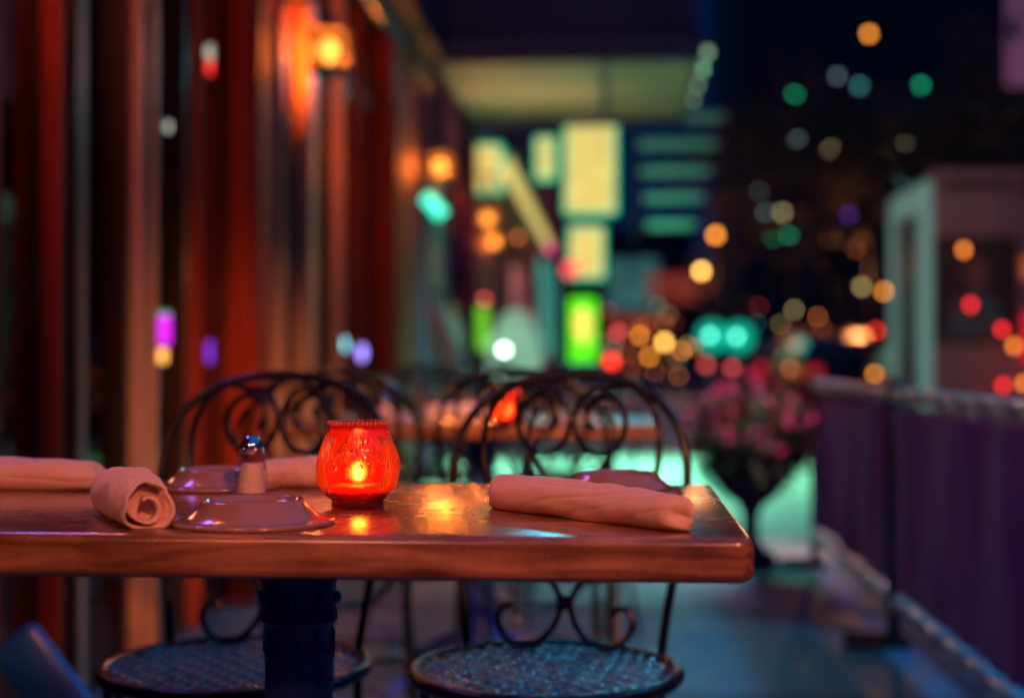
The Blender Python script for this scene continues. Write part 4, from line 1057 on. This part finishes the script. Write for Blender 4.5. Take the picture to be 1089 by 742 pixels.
added_lamp((-.9, -2.2, 0), 'rosy street lamp behind the viewer at the left', (1, .32, .17), 170, 3.0, (-.5, 1.45, .72), 28)
added_lamp((2.6, -1.5, -.13), 'amber street lamp behind the viewer at the right', (1, .34, .08), 3000, 3.3, (-.3, 4.1, .75), 20)
added_lamp((3.4, 3.4, -.13), 'rose street lamp outside the barrier', (1, .42, .38), 560, 3.8, (3.0, 12.5, 1.4), 42)
added_lamp((1.72, 5.1, 0), 'magenta street lamp just outside the barrier', (1, .34, .50), 700, 2.8, (.74, 6.1, .6), 38)
added_lamp((2.35, 3.3, -.13), 'teal street lamp outside the barrier', (.02, .42, .85), 420, 3.4, (.35, 3.6, 0), 62)
lamp('added_spill', 'AREA', (-.05, 11.3, 3.3), 6, (.05, .62, .80), shape='RECTANGLE', size=1.0, size_y=.3, spread=R(75), rot=(R(-60), 0, R(9)))  # teal light added without a fixture for chair seats and near paving

# ------------------------------------------------------------------ world, camera
w = bpy.data.worlds.new('World'); bpy.context.scene.world = w; w.use_nodes = True
nt = w.node_tree; n = nt.nodes; l = nt.links; bg = n['Background']
sky = n.new('ShaderNodeTexSky'); sky.sky_type = 'NISHITA'; sky.sun_disc = False
sky.sun_elevation = R(1.0); sky.sun_rotation = R(200)
mxn = n.new('ShaderNodeMix'); mxn.data_type = 'RGBA'; mxn.blend_type = 'MULTIPLY'; mxn.inputs['Factor'].default_value = 1
l.new(sky.outputs[0], mxn.inputs['A']); mxn.inputs['B'].default_value = (.004, .02, .07, 1)
ad = n.new('ShaderNodeMix'); ad.data_type = 'RGBA'; ad.blend_type = 'ADD'; ad.inputs['Factor'].default_value = 1
l.new(mxn.outputs['Result'], ad.inputs['A']); ad.inputs['B'].default_value = (.01, .24, .80, 1)
tcw = n.new('ShaderNodeTexCoord'); spx = n.new('ShaderNodeSeparateXYZ'); l.new(tcw.outputs['Generated'], spx.inputs[0])
rp = n.new('ShaderNodeValToRGB'); rp.color_ramp.elements[0].position = .30; rp.color_ramp.elements[0].color = (.12, .08, .12, 1)
rp.color_ramp.elements[1].position = .65; rp.color_ramp.elements[1].color = (1, 1, 1, 1); l.new(spx.outputs['Z'], rp.inputs[0])
gm = n.new('ShaderNodeMix'); gm.data_type = 'RGBA'; gm.blend_type = 'MULTIPLY'; gm.inputs['Factor'].default_value = 1
l.new(ad.outputs['Result'], gm.inputs['A']); l.new(rp.outputs[0], gm.inputs['B'])
l.new(gm.outputs['Result'], bg.inputs['Color']); bg.inputs['Strength'].default_value = .30

cd = bpy.data.cameras.new('camera'); cam = bpy.data.objects.new('camera', cd); C.objects.link(cam)
cd.lens = 50; cd.sensor_width = 36; cd.clip_end = 600; cd.clip_start = .02
cam.location = (0, 0, CZ)
yaw = math.atan((VX - 544.5) / F); pitch = math.atan((VY - 371) / F)
cam.rotation_euler = (R(90) + pitch, 0, yaw)
cd.dof.use_dof = True; cd.dof.focus_distance = 1.56; cd.dof.aperture_fstop = 2.0
sc = bpy.context.scene; sc.camera = cam
sc.render.engine = 'CYCLES'
sc.cycles.use_adaptive_sampling = False
sc.cycles.use_denoising = True
try: sc.cycles.denoiser = 'OPENIMAGEDENOISE'
except Exception: pass
sc.cycles.max_bounces = 10; sc.cycles.transparent_max_bounces = 16
sc.cycles.sample_clamp_indirect = 4.0
sc.cycles.caustics_reflective = False; sc.cycles.caustics_refractive = False
sc.view_settings.view_transform = 'Standard'; sc.view_settings.look = 'None'
sc.view_settings.exposure = .32; sc.view_settings.gamma = 1
